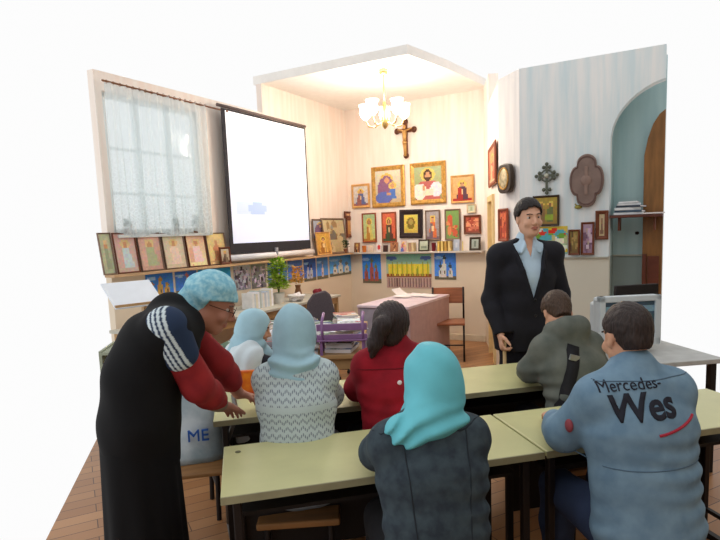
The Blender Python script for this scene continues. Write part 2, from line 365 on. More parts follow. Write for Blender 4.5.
# ------------------------------------------------------------ pictures
GOLD = mat('gilt_frame', (196, 148, 74), .35, .45, var=.25, scale=30, bump=.4); GOLD2 = mat('light_wood_frame', (212, 160, 96), .5, var=.15, scale=20)
BRN = mat('brown_frame', (112, 62, 40), .5, var=.2); BLK = mat('black_frame', (44, 30, 32), .4, var=.1); GRY = mat('grey_brown_frame', (128, 104, 88), .5, var=.15)
RED = mat('red_wood_frame', (150, 74, 46), .5, var=.15); PALE = mat('pale_frame', (216, 196, 160), .6, var=.1); DKF = mat('dark_olive_frame', (66, 52, 40), .5)
SK = (206, 150, 110)
def saint(bg, bg2, robe, cloak, halo=(226, 190, 90)):
    return [('bg', bg, bg2), ('r', 0, 0, 1, .1, cloak), ('e', .5, .72, .24, .15, halo), ('t', .5, .05, .34, .6, .18, robe), ('t', .38, .05, .16, .55, .08, cloak),
            ('e', .5, .70, .12, .10, (120, 76, 50)), ('e', .5, .69, .09, .085, SK), ('r', .44, .3, .56, .5, (230, 200, 150)), ('n', .12, 3)]
def mother(bg, bg2, veil, robe):
    return [('bg', bg, bg2), ('e', .45, .72, .26, .19, (226, 190, 90)), ('e', .42, .4, .34, .42, veil), ('e', .45, .70, .17, .15, veil), ('e', .46, .69, .10, .10, SK),
            ('e', .68, .52, .15, .12, (230, 196, 100)), ('e', .66, .52, .08, .08, SK), ('t', .66, .12, .16, .44, .1, robe), ('e', .3, .15, .3, .2, (96, 110, 180)), ('r', .42, .25, .6, .31, SK), ('cn', .12, 5)]
def teacher():
    return [('bg', (176, 186, 140), (150, 150, 96)), ('e', .5, .76, .27, .2, (226, 196, 100)), ('t', .5, 0, .46, .55, .3, (190, 100, 96)), ('e', .2, .25, .25, .25, (236, 226, 214)), ('e', .8, .3, .22, .24, (236, 222, 226)),
            ('e', .5, .74, .15, .17, (84, 56, 40)), ('e', .5, .73, .095, .12, SK), ('e', .5, .64, .07, .05, (92, 62, 44)), ('r', .32, .12, .68, .32, (232, 216, 190)), ('r', .3, .3, .4, .45, SK), ('cn', .10, 6)]
def church(sky, body, dome, k=0, n=3):
    sky = tuple(min(255, int(v*1.12+14)) for v in sky); s = [('bg', tuple(int(v*.88) for v in sky), sky), ('e', .2, .8, .2, .06, (150, 190, 232)), ('r', 0, 0, 1, .14, (110, 104, 84))]
    rs = random.Random(k)
    for i in range(n):
        cx = .5+(i-(n-1)/2)*.26+rs.uniform(-.04, .04); h = .5+.22*(1-abs(i-(n-1)/2))+rs.uniform(-.05, .05)
        s += [('r', cx-.10, .08, cx+.10, h*.75, body), ('r', cx-.05, h*.75, cx+.05, h, body), ('e', cx, h+.03, .08, .07, dome), ('t', cx, h+.05, .03, h+.2, .004, dome), ('r', cx-.03, .2, cx+.03, .32, (90, 74, 66))]
    return s+[('cn', .15, k+1)]
def crowd(bg, k, c=(150, 150, 160)):
    rs = random.Random(k); s = [('bg', bg, c)]
    for i in range(60):
        g = rs.randint(60, 230); s.append(('e', rs.random(), rs.uniform(.05, .85), rs.uniform(.03, .09), rs.uniform(.04, .12), (g, g-rs.randint(0, 20), min(255, g+rs.randint(-10, 20)))))
    return s+[('cn', .12, k)]
def abstract(bg, bg2, cols, k, n=14):
    rs = random.Random(k); s = [('bg', bg, bg2)]
    for i in range(n): s.append(('e', rs.uniform(.1, .9), rs.uniform(.1, .9), rs.uniform(.06, .22), rs.uniform(.05, .18), rs.choice(cols)))
    return s+[('cn', .1, k)]
def poster_box(w, x0, y0, x1, y1, off):
    ym = (y0+y1)/2; xm = (x0+x1)/2
    s0 = wp(w, x0, ym, off)[0]; s1 = wp(w, x1, ym, off)[0]; z1 = wp(w, xm, y0, off)[1]; z0 = wp(w, xm, y1, off)[1]; return s0, s1, z0, z1
def picture(w, x0, y0, x1, y1, fm, fw, spec, label, group=None, off=.02, lean=0, z0=None, cat='picture', name='framed_icon', mount=None, roll=0, res=.018):
    s0, s1, zz0, z1 = poster_box(w, x0, y0, x1, y1, off)
    if z0 is not None: zz0 = z0
    W_, H_ = s1-s0, z1-zz0
    t = thing(name, label, cat, wloc(w, (s0+s1)/2, off+(lean*H_ if lean else 0), zz0), wrot(w), group, rx=-math.atan(lean) if lean else 0)
    if roll: t.rotation_euler[1] = roll
    f = min(fw, W_*.3); d = .022
    m = MB(); o, i = (-W_/2, 0, W_/2, H_), (-W_/2+f, f, W_/2-f, H_-f)
    O = [(o[0], o[1]), (o[2], o[1]), (o[2], o[3]), (o[0], o[3])]; I = [(i[0], i[1]), (i[2], i[1]), (i[2], i[3]), (i[0], i[3])]
    for k in range(4):
        k2 = (k+1) % 4; A, B_, C_, D_ = O[k], O[k2], I[k2], I[k]; mid = lambda p, q, t_: (p[0]+(q[0]-p[0])*t_, p[1]+(q[1]-p[1])*t_)
        A2, B2 = mid(A, D_, .3), mid(B_, C_, .3)
        back = [m.b.verts.new((p[0], 0, p[1])) for p in (A, B_, C_, D_)]
        fr = [m.b.verts.new((p[0], yy, p[1])) for p, yy in ((A, -d*.6), (A2, -d), (B2, -d), (B_, -d*.6), (C_, -d*.45), (D_, -d*.45))]
        m.b.faces.new((fr[0], fr[1], fr[2], fr[3])); m.b.faces.new((fr[1], fr[5], fr[4], fr[2])); m.b.faces.new(back[::-1])
        m.b.faces.new((back[0], fr[0], fr[3], back[1])); m.b.faces.new((back[2], fr[4], fr[5], back[3]))
        m.b.faces.new((back[1], fr[3], fr[2], fr[4], back[2])); m.b.faces.new((back[3], fr[5], fr[1], fr[0], back[0]))
    m.build('frame', fm, t)
    iw, ih = i[2]-i[0], i[3]-i[1]
    if mount:
        mm = mount[1]
        sheet([('bg', mount[0], mount[0])], iw, ih, 2, 2, 'mount', PAINTED, t, .004, -d*.3, f, i[0])
        sheet(spec, iw*mm, ih*mm, max(6, int(iw*mm/res)), max(6, int(ih*mm/res)), 'picture_panel', PAINTED, t, .003, -d*.3-.004, f+ih*(1-mm)/2, -iw*mm/2)
    else:
        sheet(spec, iw, ih, max(6, int(iw/res)), max(6, int(ih/res)), 'picture_panel', PAINTED, t, .004, -d*.35, f, i[0])
    return t
def poster(w, x0, y0, x1, y1, spec, label, group, off=.006, name='poster', cat='poster', res=.016, roll=0):
    s0, s1, z0, z1 = poster_box(w, x0, y0, x1, y1, off)
    W_, H_ = s1-s0, z1-z0
    o = sheet(spec, W_, H_, max(6, int(W_/res)), max(6, int(H_/res)), name, PAPER, None, .003)
    o.location = wloc(w, (s0+s1)/2, off, z0); o.rotation_euler = (0, roll, wrot(w)); tag(o, label, cat, group); return o
G1 = 'icons hung on the back wall'
picture('K', 352, 184, 370, 208, GOLD2, .035, saint((216, 206, 196), (190, 190, 200), (96, 104, 150), (150, 96, 90)), 'small icon of blue figures in orange wood frame, left of the two gilt icons', G1)
picture('K', 372, 166, 405, 207, GOLD, .065, mother((220, 214, 190), (196, 176, 140), (140, 96, 130), (84, 120, 190)), 'large gilt framed icon of a mother and child in violet and blue', G1)
picture('K', 410.5, 162, 446, 204, GOLD, .065, teacher(), 'large gilt framed icon of a bearded man holding an open book', G1)
picture('K', 451, 175, 474, 203, GOLD2, .03, saint((226, 176, 120), (220, 160, 100), (92, 60, 74), (170, 50, 40)), 'orange icon of a dark robed figure, right of the two large gilt icons', G1)
picture('K', 362.5, 213, 376.5, 242.5, RED, .022, saint((170, 196, 150), (200, 206, 130), (214, 200, 110), (190, 130, 60)), 'tall narrow icon with pale green and yellow picture', G1)
picture('K', 382, 212, 396.5, 242.5, RED, .022, saint((220, 110, 80), (206, 96, 66), (96, 60, 50), (70, 90, 60)), 'tall narrow red icon left of the black frame', G1)
picture('K', 399.5, 209.5, 422.5, 238, BLK, .075, [('bg', (226, 200, 90), (214, 186, 80)), ('e', .5, .55, .3, .34, (130, 110, 40)), ('e', .5, .6, .16, .2, (176, 150, 80)), ('cn', .15, 3)], 'tilted wide black frame around a small yellow icon', G1, mount=((214, 190, 150), .97), roll=math.radians(1.2))
picture('K', 425.5, 210, 440.5, 240.5, GRY, .022, saint((176, 166, 166), (150, 140, 140), (214, 110, 60), (120, 100, 110)), 'tall narrow grey icon with an orange figure, right of the black frame', G1)
picture('K', 445, 209, 460.5, 240, GRY, .022, abstract((130, 166, 90), (120, 150, 86), [(206, 96, 66), (150, 176, 96), (220, 140, 90), (96, 130, 70)], 9), 'tall narrow green icon with red figures', G1)
picture('K', 464, 215, 481, 234, BRN, .03, abstract((176, 80, 56), (160, 76, 60), [(226, 150, 110), (120, 46, 40), (206, 116, 90)], 4), 'small square red icon in a brown frame near the doorway', G1)
picture('K', 467, 204, 476, 213, PALE, .02, [('bg', (196, 206, 176), (206, 206, 180)), ('e', .5, .5, .25, .3, (170, 180, 140)), ('cn', .08, 2)], 'tiny pale green picture above the square red icon', G1)
# lower pictures on the back ledge
G2 = 'pictures standing on the back wall ledge'
picture('K', 470, 237, 481, 251, DKF, .03, [('bg', (176, 186, 176), (160, 166, 156)), ('e', .5, .5, .2, .3, (120, 130, 120)), ('n', .1, 2)], 'small dark framed grey picture at the right end of the back ledge', G2, off=.06, lean=.12, z0=1.302)
picture('K', 419, 239.5, 429.5, 251, DKF, .02, [('bg', (196, 200, 180), (176, 190, 160)), ('r', .2, .2, .8, .5, (130, 140, 120)), ('n', .1, 2)], 'small green framed card on the back ledge under the grey icon', G2, off=.06, lean=.12, z0=1.302)
# corner end of the left wall
G3 = 'icons standing on the left wall ledge'
G4 = 'icons hung near the room corner'
picture('L', 346, 218, 359.5, 237.5, BRN, .04, saint((200, 150, 90), (190, 130, 70), (220, 190, 120), (140, 80, 50)), 'brown framed golden icon hung by the room corner', G4)
picture('L', 344, 211.5, 351.5, 218, BRN, .03, [('bg', (176, 120, 90), (150, 96, 70)), ('e', .5, .5, .25, .3, (216, 170, 120))], 'tiny brown icon just above the golden icon by the corner', G4)
picture('L', 321, 218, 343.5, 252, GRY, .03, abstract((206, 190, 150), (180, 160, 120), [(160, 130, 90), (120, 110, 100), (200, 180, 140), (150, 150, 140), (130, 96, 70)], 12, 20), 'tall faded brown icon leaning on the ledge right of the screen', G3, off=.03, lean=.12, z0=1.302)
picture('L', 312, 219, 329, 240, GRY, .025, mother((170, 180, 196), (150, 150, 160), (120, 90, 120), (200, 170, 120)), 'grey icon hung directly beside the lower right of the screen', G4)
picture('L', 315, 232, 329, 253, GOLD2, .02, saint((216, 166, 80), (206, 150, 70), (230, 180, 96), (170, 110, 50)), 'bright golden icon leaning on the ledge right of the screen', G3, off=.07, lean=.1, z0=1.302)
cols = [((176, 176, 130), (150, 160, 120), (130, 140, 100), 'narrow greenish icon at the far left end of the ledge', 98, 111),
        ((206, 150, 140), (190, 160, 140), (176, 196, 200), 'rose pink icon with a pale blue figure, second on the ledge from the left', 112.5, 135),
        ((206, 150, 130), (180, 130, 110), (150, 160, 110), 'dull pink icon, third on the ledge from the left', 136.5, 159.5),
        ((206, 186, 150), (196, 176, 140), (226, 190, 170), 'beige icon with a pale figure, fourth on the ledge from the left', 161, 183),
        ((216, 150, 120), (236, 220, 150), (236, 196, 190), 'salmon icon with a cream lower half, under the curtain end', 184.5, 204),
        ((226, 196, 110), (190, 140, 80), (200, 110, 60), 'golden yellow icon on the ledge beside the screen edge', 205, 224)]
for i, (a, b_, c_, lb, x0, x1) in enumerate(cols):
    bot = 275-(x0-105)*.097
    a, b_, c_ = [tuple(min(255, int(v*.8+56)) for v in q_) for q_ in (a, b_, c_)]
    picture('L', x0, 232.5, x1, bot, [GRY, BRN, GRY, GRY, BRN, GRY][i], .012, [('bg', a, b_), ('e', .5, .74, .22, .12, (222, 196, 140)), ('t', .5, .05, .36, .62, .16, c_), ('e', .5, .7, .1, .09, SK), ('e', .2, .3, .14, .3, a), ('r', .1, .04, .9, .12, b_), ('cn', .10, i)], lb, G3, off=.03, lean=.13, z0=1.302)
picture('L', 219, 247, 229.5, 266, BRN, .022, saint((200, 190, 170), (180, 160, 130), (130, 110, 90), (90, 60, 50)), 'small brown framed icon on the ledge touching the lower corner of the screen', G3, off=.10, lean=.08, z0=1.302)
# posters below the ledges
G5 = 'church photographs pinned under the left ledge'
lst = [('L', 146, 273, 173.5, 298, church((44, 110, 190), (200, 160, 84), (176, 130, 60), 1), 'photo of golden church against blue sky, leftmost under the ledge'),
       ('L', 175.5, 271, 197, 293, church((50, 104, 186), (206, 180, 170), (190, 110, 90), 2, 1), 'photo of a single pale church spire against blue sky'),
       ('L', 198.5, 268.5, 231, 290, church((40, 150, 204), (220, 200, 130), (230, 190, 90), 3), 'photo of a church under turquoise sky behind the blue head scarf'),
       ('L', 234, 265, 250.5, 290, crowd((200, 206, 214), 4), 'grey photo of a crowd in pale clothes, left of the leafy plant'),
       ('L', 251.5, 264, 266, 288, crowd((150, 160, 150), 5, (110, 110, 110)), 'dark grey photo of a group, right beside the pale crowd photo'),
       ('L', 268, 262, 287, 286, church((50, 100, 190), (170, 150, 130), (90, 100, 120), 6), 'blue sky church photo directly behind the leafy plant'),
       ('L', 288, 260.5, 302.5, 282, church((70, 110, 190), (216, 160, 90), (196, 120, 70), 7, 2), 'photo of an orange church, right of the leafy plant'),
       ('L', 304, 258.5, 316, 281, church((50, 90, 170), (190, 190, 200), (60, 70, 110), 8, 2), 'narrow dark blue church photo under the icons right of the screen'),
       ('L', 317, 257.5, 328, 279, church((70, 130, 200), (226, 200, 190), (110, 130, 170), 9, 1), 'narrow photo of one white tower against blue sky'),
       ('L', 329.5, 255.5, 351, 275.5, church((80, 150, 214), (220, 216, 200), (120, 130, 130), 10), 'light blue church photo nearest the room corner')]
for w, a, b_, c_, d_, sp, lb in lst: poster(w, a, b_, c_, d_, sp, lb, G5)
G6 = 'posters pinned under the back ledge'
poster('K', 362.5, 253.5, 381, 283, church((44, 120, 206), (170, 90, 76), (120, 130, 90), 21), 'poster of a red brick church against bright blue sky', G6)
big = [('bg', (130, 196, 170), (206, 190, 170)), ('e', .12, .88, .12, .06, (84, 110, 170)), ('e', .88, .88, .12, .06, (84, 110, 170)), ('r', .05, .4, .95, .7, (226, 206, 60)), ('r', 0, .33, 1, .42, (150, 84, 50)), ('r', 0, 0, 1, .33, (190, 160, 150))]
for i in range(16): big += [('t', .08+i*.056, .35, .016, .72+.04*(i % 2), .008, (150, 160, 60) if i % 2 else (236, 214, 90)), ('t', .06+i*.06, .02, .012, .3, .012, (120, 90, 90))]
poster('K', 386.5, 254, 431.5, 288, big+[('cn', .1, 4)], 'wide poster with a row of yellow figures on a green background', G6, off=.006)
poster('K', 434.5, 252.5, 456, 279.5, church((60, 120, 206), (216, 214, 206), (70, 80, 90), 22), 'poster of a white church with dark domes against blue sky', G6)
# crucifix on the back wall
def crucifix(w, x0, y0, x1, y1, label, ornate):
    s0, s1, z0, z1 = poster_box(w, x0, y0, x1, y1, .02); W_, H_ = s1-s0, z1-z0
    t = thing('crucifix' if not ornate else 'ornate_cross', label, 'cross', wloc(w, (s0+s1)/2, .03, z0), wrot(w))
    if not ornate:
        wd = mat('dark_cross_wood', (112, 66, 40), .5); bt = .06
        MB().box((0, 0, H_/2), (bt, .025, H_)).box((0, 0, H_*.76), (W_, .024, bt)).build('cross_beam', wd, t, bevel=.006)
        m = MB()
        for p in ((-W_/2, H_*.76), (W_/2, H_*.76), (0, H_), (0, .02)): m.ball((p[0], 0, p[1]), (.045, .018, .045), 12, 8)
        m.build('cross_finial', mat('cross_finial_wood', (90, 50, 30), .5), t, smooth=True)
        m = MB(); cz = H_*.74; b_ = .02
        m.ball((0, -.04, cz+.05), (.024, .022, .03)); m.rod((0, -.035, cz), (0, -.045, cz-.15), .036, .024); m.rod((0, -.04, cz-.15), (0, -.04, cz-.19), .035, .03)
        m.rod((-.02, -.035, cz), (-W_*.42, -.025, cz+.03), .014, .009); m.rod((.02, -.035, cz), (W_*.42, -.025, cz+.03), .014, .009)
        m.rod((.012, -.04, cz-.17), (.008, -.03, cz-.36), .018, .01); m.rod((-.012, -.04, cz-.17), (-.008, -.03, cz-.36), .018, .01)
        m.build('figure', mat('bronze_figure', (206, 160, 96), .4, .3), t, smooth=True)
    else:
        wd = mat('dark_metal_cross', (92, 96, 84), .5, .5); m = MB(); cx = H_*.6
        m.box((0, 0, H_/2), (.022, .012, H_*.9)).box((0, 0, cx), (W_*.86, .012, .022))
        for p in ((-W_*.38, cx, 1, 0), (W_*.38, cx, 1, 0), (0, H_*.9, 0, 1), (0, H_*.1, 0, 1)):
            for q in (-1, 0, 1): m.ball((p[0]+(q*.028 if p[3] else (.03 if p[0] > 0 else -.03)*(q == 0)), 0, p[1]+(q*.028 if p[2] else (.03 if p[1] > cx else -.03)*(q == 0))), (.018, .009, .018), 10, 8)
        for k in range(16):
            a, b2 = 2*PI*k/16, 2*PI*(k+1)/16; m.rod((.055*math.cos(a), 0, cx+.055*math.sin(a)), (.055*math.cos(b2), 0, cx+.055*math.sin(b2)), .008, n=6)
        m.build('cross_body', wd, t, smooth=False)
        m = MB(); m.ball((0, -.012, cx), (.022, .01, .022)); m.build('boss', mat('pale_boss', (176, 176, 160), .4, .4), t, smooth=True)
crucifix('K', 397.5, 122, 414.5, 157, 'brown wooden crucifix with bronze figure high on the peach wall', 0)
crucifix('B', 537.5, 164.5, 556.5, 192.5, 'dark ornate metal cross with trefoil tips on the blue wall', 1)
# pier pictures
G7 = 'pictures around the pier and arch'
s0, z1 = wp('S', 490, 147, .02); s1, _ = wp('S', 500.5, 147, .02); z0 = wp('S', 496, 185, .02)[1]
def direct(w, s0, s1, z0, z1, fm, fw, spec, label, **k):
    xs = []
    t = picture(w, 400, 200, 410, 210, fm, fw, spec, label, G7, **k); return t
_pb = poster_box
def poster_box(w, x0, y0, x1, y1, off):
    if x0 < 1.5*0+20: return x0, x1, y0, y1
    return _pb(w, x0, y0, x1, y1, off)
picture('S', 1.02, 2.08, 1.78, 2.53, RED, .045, saint((226, 150, 110), (214, 120, 90), (200, 90, 60), (236, 190, 150)), 'reddish icon turned sideways high on the wall above the doorway', G7)
picture('A', .03, 1.46, .22, 1.80, RED, .03, abstract((206, 90, 60), (190, 80, 60), [(230, 150, 110), (150, 60, 46), (226, 120, 80)], 3), 'red icon on the pier just left of the standing man', G7)
# oval frame
s0, z1 = wp('A', 503, 165, .02); s1, z0 = wp('A', 517.5, 192, .02); w_, h_ = abs(s1-s0)*1.0, z1-z0
t = thing('oval_picture', 'dark round cornered frame with a silver oval picture on the white pier', 'picture', wloc('A', .21, .02, z0), wrot('A'), G7)
w_ = .27; m = MB(); pts = []
for k in range(32):
    a = 2*PI*k/32; c_, s_ = math.cos(a), math.sin(a); pts.append((math.copysign(abs(c_)**.6, c_)*w_/2, h_/2+math.copysign(abs(s_)**.6, s_)*h_/2))
m.prism(pts, -.05, 0); m.build('frame', mat('dark_oval_wood', (64, 52, 42), .4), t, bevel=.012, seg=3)
MB().ball((0, -.05, h_/2), (.085, .012, .10), 24, 12).build('picture_panel', mat('silver_relief', (190, 176, 140), .4, .4, var=.35, scale=22, bump=.5), t, smooth=True)
m = MB()
for k in range(24):
    a, b2 = 2*PI*k/24, 2*PI*(k+1)/24; m.rod((.09*math.cos(a), -.052, h_/2+.106*math.sin(a)), (.09*math.cos(b2), -.052, h_/2+.106*math.sin(b2)), .009, n=6)
m.build('inner_ring', GOLD, t)
two = [('bg', (176, 150, 66), (150, 124, 60)), ('e', .3, .75, .13, .13, (222, 190, 90)), ('e', .7, .75, .13, .13, (222, 190, 90)), ('t', .3, .08, .16, .66, .1, (140, 110, 70)), ('t', .7, .08, .16, .66, .1, (110, 120, 70)),
       ('e', .3, .74, .07, .08, (150, 100, 70)), ('e', .7, .74, .07, .08, (150, 100, 70)), ('e', .62, .25, .2, .14, (150, 170, 60)), ('cn', .12, 7)]
picture('B', 533, 195.5, 559.5, 226, DKF, .02, two, 'olive framed icon of two robed figures above the man\'s shoulder', G7)
flow = abstract((226, 196, 60), (150, 200, 190), [(230, 60, 40), (236, 206, 60), (90, 180, 190), (240, 240, 220), (120, 170, 60)], 15, 26)
poster('B', 533, 226.5, 567.5, 254, flow, 'bright yellow and red poster of flowers behind the man\'s shoulder', G7)
picture('B', 568.5, 229.5, 580, 255, BRN, .018, abstract((150, 130, 70), (120, 96, 60), [(176, 150, 90), (90, 70, 50)], 5, 8), 'narrow olive icon standing on the moulding, left of the violet one', G7, off=.03)
picture('B', 581, 222, 594.5, 255, BRN, .02, abstract((176, 150, 170), (150, 120, 140), [(206, 180, 200), (120, 90, 110), (190, 160, 150)], 6, 12), 'tall violet icon standing between two brown ones beside the arch', G7, off=.03)
picture('B', 595.5, 210.5, 608.5, 239.5, BRN, .035, [('bg', (196, 176, 140), (190, 170, 130)), ('e', .5, .6, .25, .2, (150, 120, 90)), ('t', .5, .1, .3, .5, .15, (130, 100, 80)), ('cn', .1, 8)], 'brown framed icon hung at the edge of the arch', G7)
# quatrefoil plaque
s0, s1, z0, z1 = _pb('B', 569.5, 154, 604, 207, .04); w_, h_ = s1-s0, z1-z0
t = thing('quatrefoil_plaque', 'large grey brown wooden plaque of four rounded lobes beside the arch', 'plaque', wloc('B', (s0+s1)/2, .012, z0), wrot('B'))
pts = []; hw, hh = w_/2, h_/2; lx, lz = hw*.60, hh*.56
N = 96
for k in range(N):
    a = 2*PI*k/N; best = 0; c_, s_ = math.cos(a), math.sin(a)
    for (ox, oz, rx, rz) in ((0, hh-lz*.62, lx*.95, lz*.62), (0, -(hh-lz*.62), lx*.95, lz*.62), (hw-lx*.62, 0, lx*.62, lz*.98), (-(hw-lx*.62), 0, lx*.62, lz*.98), (0, 0, hw*.7, hh*.6)):
        A_ = (c_/rx)**2+(s_/rz)**2; B_ = -2*(c_*ox/rx**2+s_*oz/rz**2); C_ = (ox/rx)**2+(oz/rz)**2-1; D_ = B_*B_-4*A_*C_
        if D_ > 0: best = max(best, (-B_+math.sqrt(D_))/(2*A_))
    pts.append((best*c_, hh+best*s_))
m = MB(); m.prism(pts, -.05, 0); m.build('plaque_board', mat('plaque_wood', (128, 108, 100), .6, var=.15, scale=8), t, bevel=.012, seg=3)
m = MB()
for k in range(0, N):
    p, q = pts[k], pts[(k+1) % N]; f = .90; m.rod((p[0]*f, -.052, hh+(p[1]-hh)*f), (q[0]*f, -.052, hh+(q[1]-hh)*f), .006, n=6)
m.build('edge_moulding', mat('plaque_edge', (104, 80, 74), .6), t)
m = MB(); m.ball((0, -.05, hh), (.05, .012, .05)); m.box((0, -.052, hh*1.0), (.03, .01, .26)); m.build('relief', mat('plaque_relief', (140, 116, 106), .6), t, bevel=.003)
# small brass hook on the blue wall
o = MB().ball((0, -.01, 0), (.035, .012, .02)).rod((0, -.01, 0), (-.03, -.02, .03), .006).build('wall_hook', mat('brass_hook', (150, 140, 70), .4, .5), None, smooth=True)
o.location = wloc('B', *[wp('B', 578.5, 207, 0)[0], .0, wp('B', 578.5, 207, 0)[1]]); o.rotation_euler = (0, 0, wrot('B')); tag(o, 'small greenish brass hook on the wall below the wooden plaque', 'hook')
# ------------------------------------------------------------ chandelier
ch = thing('chandelier', 'glowing chandelier of white glass shades hanging from the ceiling', 'chandelier', (.13, 6.75, 2.80))
BR = mat('chandelier_brass', (200, 170, 110), .3, .8)
m = MB(); m.rod((0, 0, .3), (0, 0, .66), .008).lathe([(.01, .60), (.05, .62), (.055, .66), (.02, .67)]); m.build('stem', BR, ch, smooth=True)
MB().lathe([(.01, 0), (.035, .03), (.05, .1), (.03, .18), (.02, .30), (.01, .32)]).build('hub', BR, ch, smooth=True)
glow = mat('lit_glass', (255, 244, 226), .4, emit=14, var=.01)
for k in range(5):
    a = 2*PI*k/5+.3; c, s = math.cos(a), math.sin(a)
    m = MB(); m.tube([(.03*c, .03*s, .08), (.12*c, .12*s, .03), (.2*c, .2*s, .04), (.24*c, .24*s, .12)], .008); arm = m.build('arm', BR, ch, smooth=True)
    MB().lathe([(.02, .12), (.05, .15), (.065, .2), (.06, .25), (.075, .29), (.07, .29), (.05, .25), (.02, .16)], (.24*c, .24*s, 0)).build('lamp_shade', glow, arm, smooth=True)

# ------------------------------------------------------------ school desks
M_top = mat('pale_green_laminate', (202, 200, 148), .35, var=.05, scale=5); M_edge = mat('desk_edge', (150, 146, 116), .5)
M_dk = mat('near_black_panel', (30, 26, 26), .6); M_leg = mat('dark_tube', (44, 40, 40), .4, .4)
D = Vector((.9707, .2404, 0)); DP = Vector((-.2404, .9707, 0)); RD = math.atan2(D.y, D.x)
def desk(p, label, depth=.47, L=1.19):
    t = thing('school_desk', label, 'desk', p, RD, 'school desks in two rows')
    MB().box((L/2, depth/2, .737), (L, depth, .022)).build('desk_top', M_top, t, bevel=.004)
    MB().box((L/2, -.002, .735), (L, .006, .026)).build('edge_strip', M_edge, t)
    MB().box((L/2, depth*.93, .50), (L-.10, .016, .44)).build('modesty_panel', M_dk, t)  # panel and shelf near-black, standing in for shade under the desk top
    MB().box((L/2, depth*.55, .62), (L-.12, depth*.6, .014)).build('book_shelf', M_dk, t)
    for x in (.05, L-.05):
        MB().box((x, depth*.5, .715), (.03, depth*.86, .02)).build('top_rail', M_leg, t); MB().box((x, depth*.5, .015), (.03, depth*.95, .03)).build('foot_rail', M_leg, t); MB().box((x, depth*.5, .14), (.02, depth*.7, .02)).build('stretcher', M_leg, t)
        for y in (.06, depth-.06): MB().box((x, y, .37), (.03, .03, .70)).build('leg', M_leg, t, bevel=.004)
    return t
R1 = Vector((-.55, 1.76, 0)); R2 = Vector((-.80, 2.535, 0))
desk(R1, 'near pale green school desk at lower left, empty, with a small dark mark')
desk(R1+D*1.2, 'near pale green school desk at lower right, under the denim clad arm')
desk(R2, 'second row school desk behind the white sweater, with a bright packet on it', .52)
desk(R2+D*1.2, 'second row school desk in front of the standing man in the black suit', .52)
# small dark mark on the first desk
o = MB().rod((0, 0, 0), (0, 0, .002), .011, n=16).build('round_sticker', mat('grey_mark', (110, 110, 84), .6)); o.location = onz(238, 452, .7485); tag(o, 'tiny dark round mark on the left corner of the near left desk', 'sticker')

# stools under the seated people
M_st = mat('stool_wood', (150, 108, 66), .5, var=.15, scale=6, stretch=(1, 6, 1))
def stool(p, rz, label, h=.445):
    t = thing('wooden_stool', label, 'stool', p, rz, 'stools under the seated people')
    MB().box((0, 0, h-.015), (.34, .32, .03)).build('seat', M_st, t, bevel=.008)
    for x in (-.13, .13):
        for y in (-.12, .12): MB().rod((x*1.1, y*1.1, 0), (x, y, h-.03), .014).build('leg', M_leg, t)
    MB().rod((-.14, -.13, .2), (.14, -.13, .2), .009).rod((-.14, .13, .2), (.14, .13, .2), .009).build('stretcher', M_leg, t)
SEATS = {'teal': ((.155, 1.61), RD*.6), 'sweater': ((-.375, 2.31), RD*.3), 'red': ((.08, 2.50), RD), 'hood': ((1.01, 2.72), RD-.05), 'denim': ((.90, 1.83), RD-.05), 'girl': ((-.90, 3.22), -1.15)}
for k, lb in (('teal', 'wooden stool under the teal head scarf and dark jacket'), ('sweater', 'wooden stool under the white knitted sweater'), ('red', 'wooden stool under the red jacket'),
              ('hood', 'wooden stool under the green hooded jacket'), ('denim', 'wooden stool under the light blue denim jacket'), ('girl', 'wooden stool under the girl with the white shawl')):
    (x, y), rz = SEATS[k]; stool((x, y, 0), rz, lb)

# ------------------------------------------------------------ pinkish desk, chair
M_pk = mat('pinkish_laminate', (188, 158, 160), .5, var=.06); M_lav = mat('lavender_top', (228, 208, 216), .35, var=.05); M_gl = mat('grey_lavender_panel', (168, 160, 172), .6)
RU = math.atan2(UB[1], UB[0]); DX, DY = .66, 1.22; o0 = Vector((-.27, 6.37, 0))
t = thing('office_desk', 'pinkish panel sided desk with a lavender top against the back wall', 'desk', o0, RU)
MB().box((DX/2, DY/2, .765), (DX, DY, .03)).build('desk_top', M_lav, t, bevel=.005)
MB().box((DX-.015, DY/2, .375), (.03, DY-.04, .75)).build('side_panel', M_pk, t, bevel=.003)
MB().box((.015, DY/2, .375), (.03, DY-.04, .75)).build('side_panel', M_pk, t, bevel=.003)
MB().box((DX/2, .035, .42), (DX-.06, .03, .64)).build('end_panel', M_gl, t, bevel=.003)
MB().box((DX/2, DY-.05, .42), (DX-.06, .03, .60)).build('end_panel', M_gl, t, bevel=.003)
def wlocal(t, x, y, z): return t.matrix_basis @ Vector((x, y, z))
M_pap = mat('white_paper', (232, 226, 226), .7, var=.03)
rs = random.Random(5)
for i, (x, y, lb) in enumerate(((.12, .98, 'white sheet curling on the left back corner of the lavender desk'), (.30, 1.02, 'white sheet lying flat in the middle back of the lavender desk'), (.48, .96, 'pale sheet at the right back of the lavender desk'), (.2, .82, 'pale pink sheet nearest the front on the lavender desk'))):
    m = MB(); w, h = .21, .28; g = []
    for a in range(7): g.append([m.b.verts.new((-w/2+w*b/6, -h/2+h*a/6, .003+(.10 if i == 0 else .015)*max(0, (6-b)/6-.35)**2*2+.002*math.sin(a+b))) for b in range(7)])
    for a in range(6):
        for b in range(6): m.b.faces.new((g[a][b], g[a][b+1], g[a+1][b+1], g[a+1][b]))
    o = m.build('paper_sheet', M_pap); o.modifiers.new('t', 'SOLIDIFY').thickness = .0015
    o.location = wlocal(t, x, y, .7815+.0035*i); o.rotation_euler = (0, 0, RU+rs.uniform(-.3, .3)); tag(o, lb, 'paper', 'papers on the lavender desk')
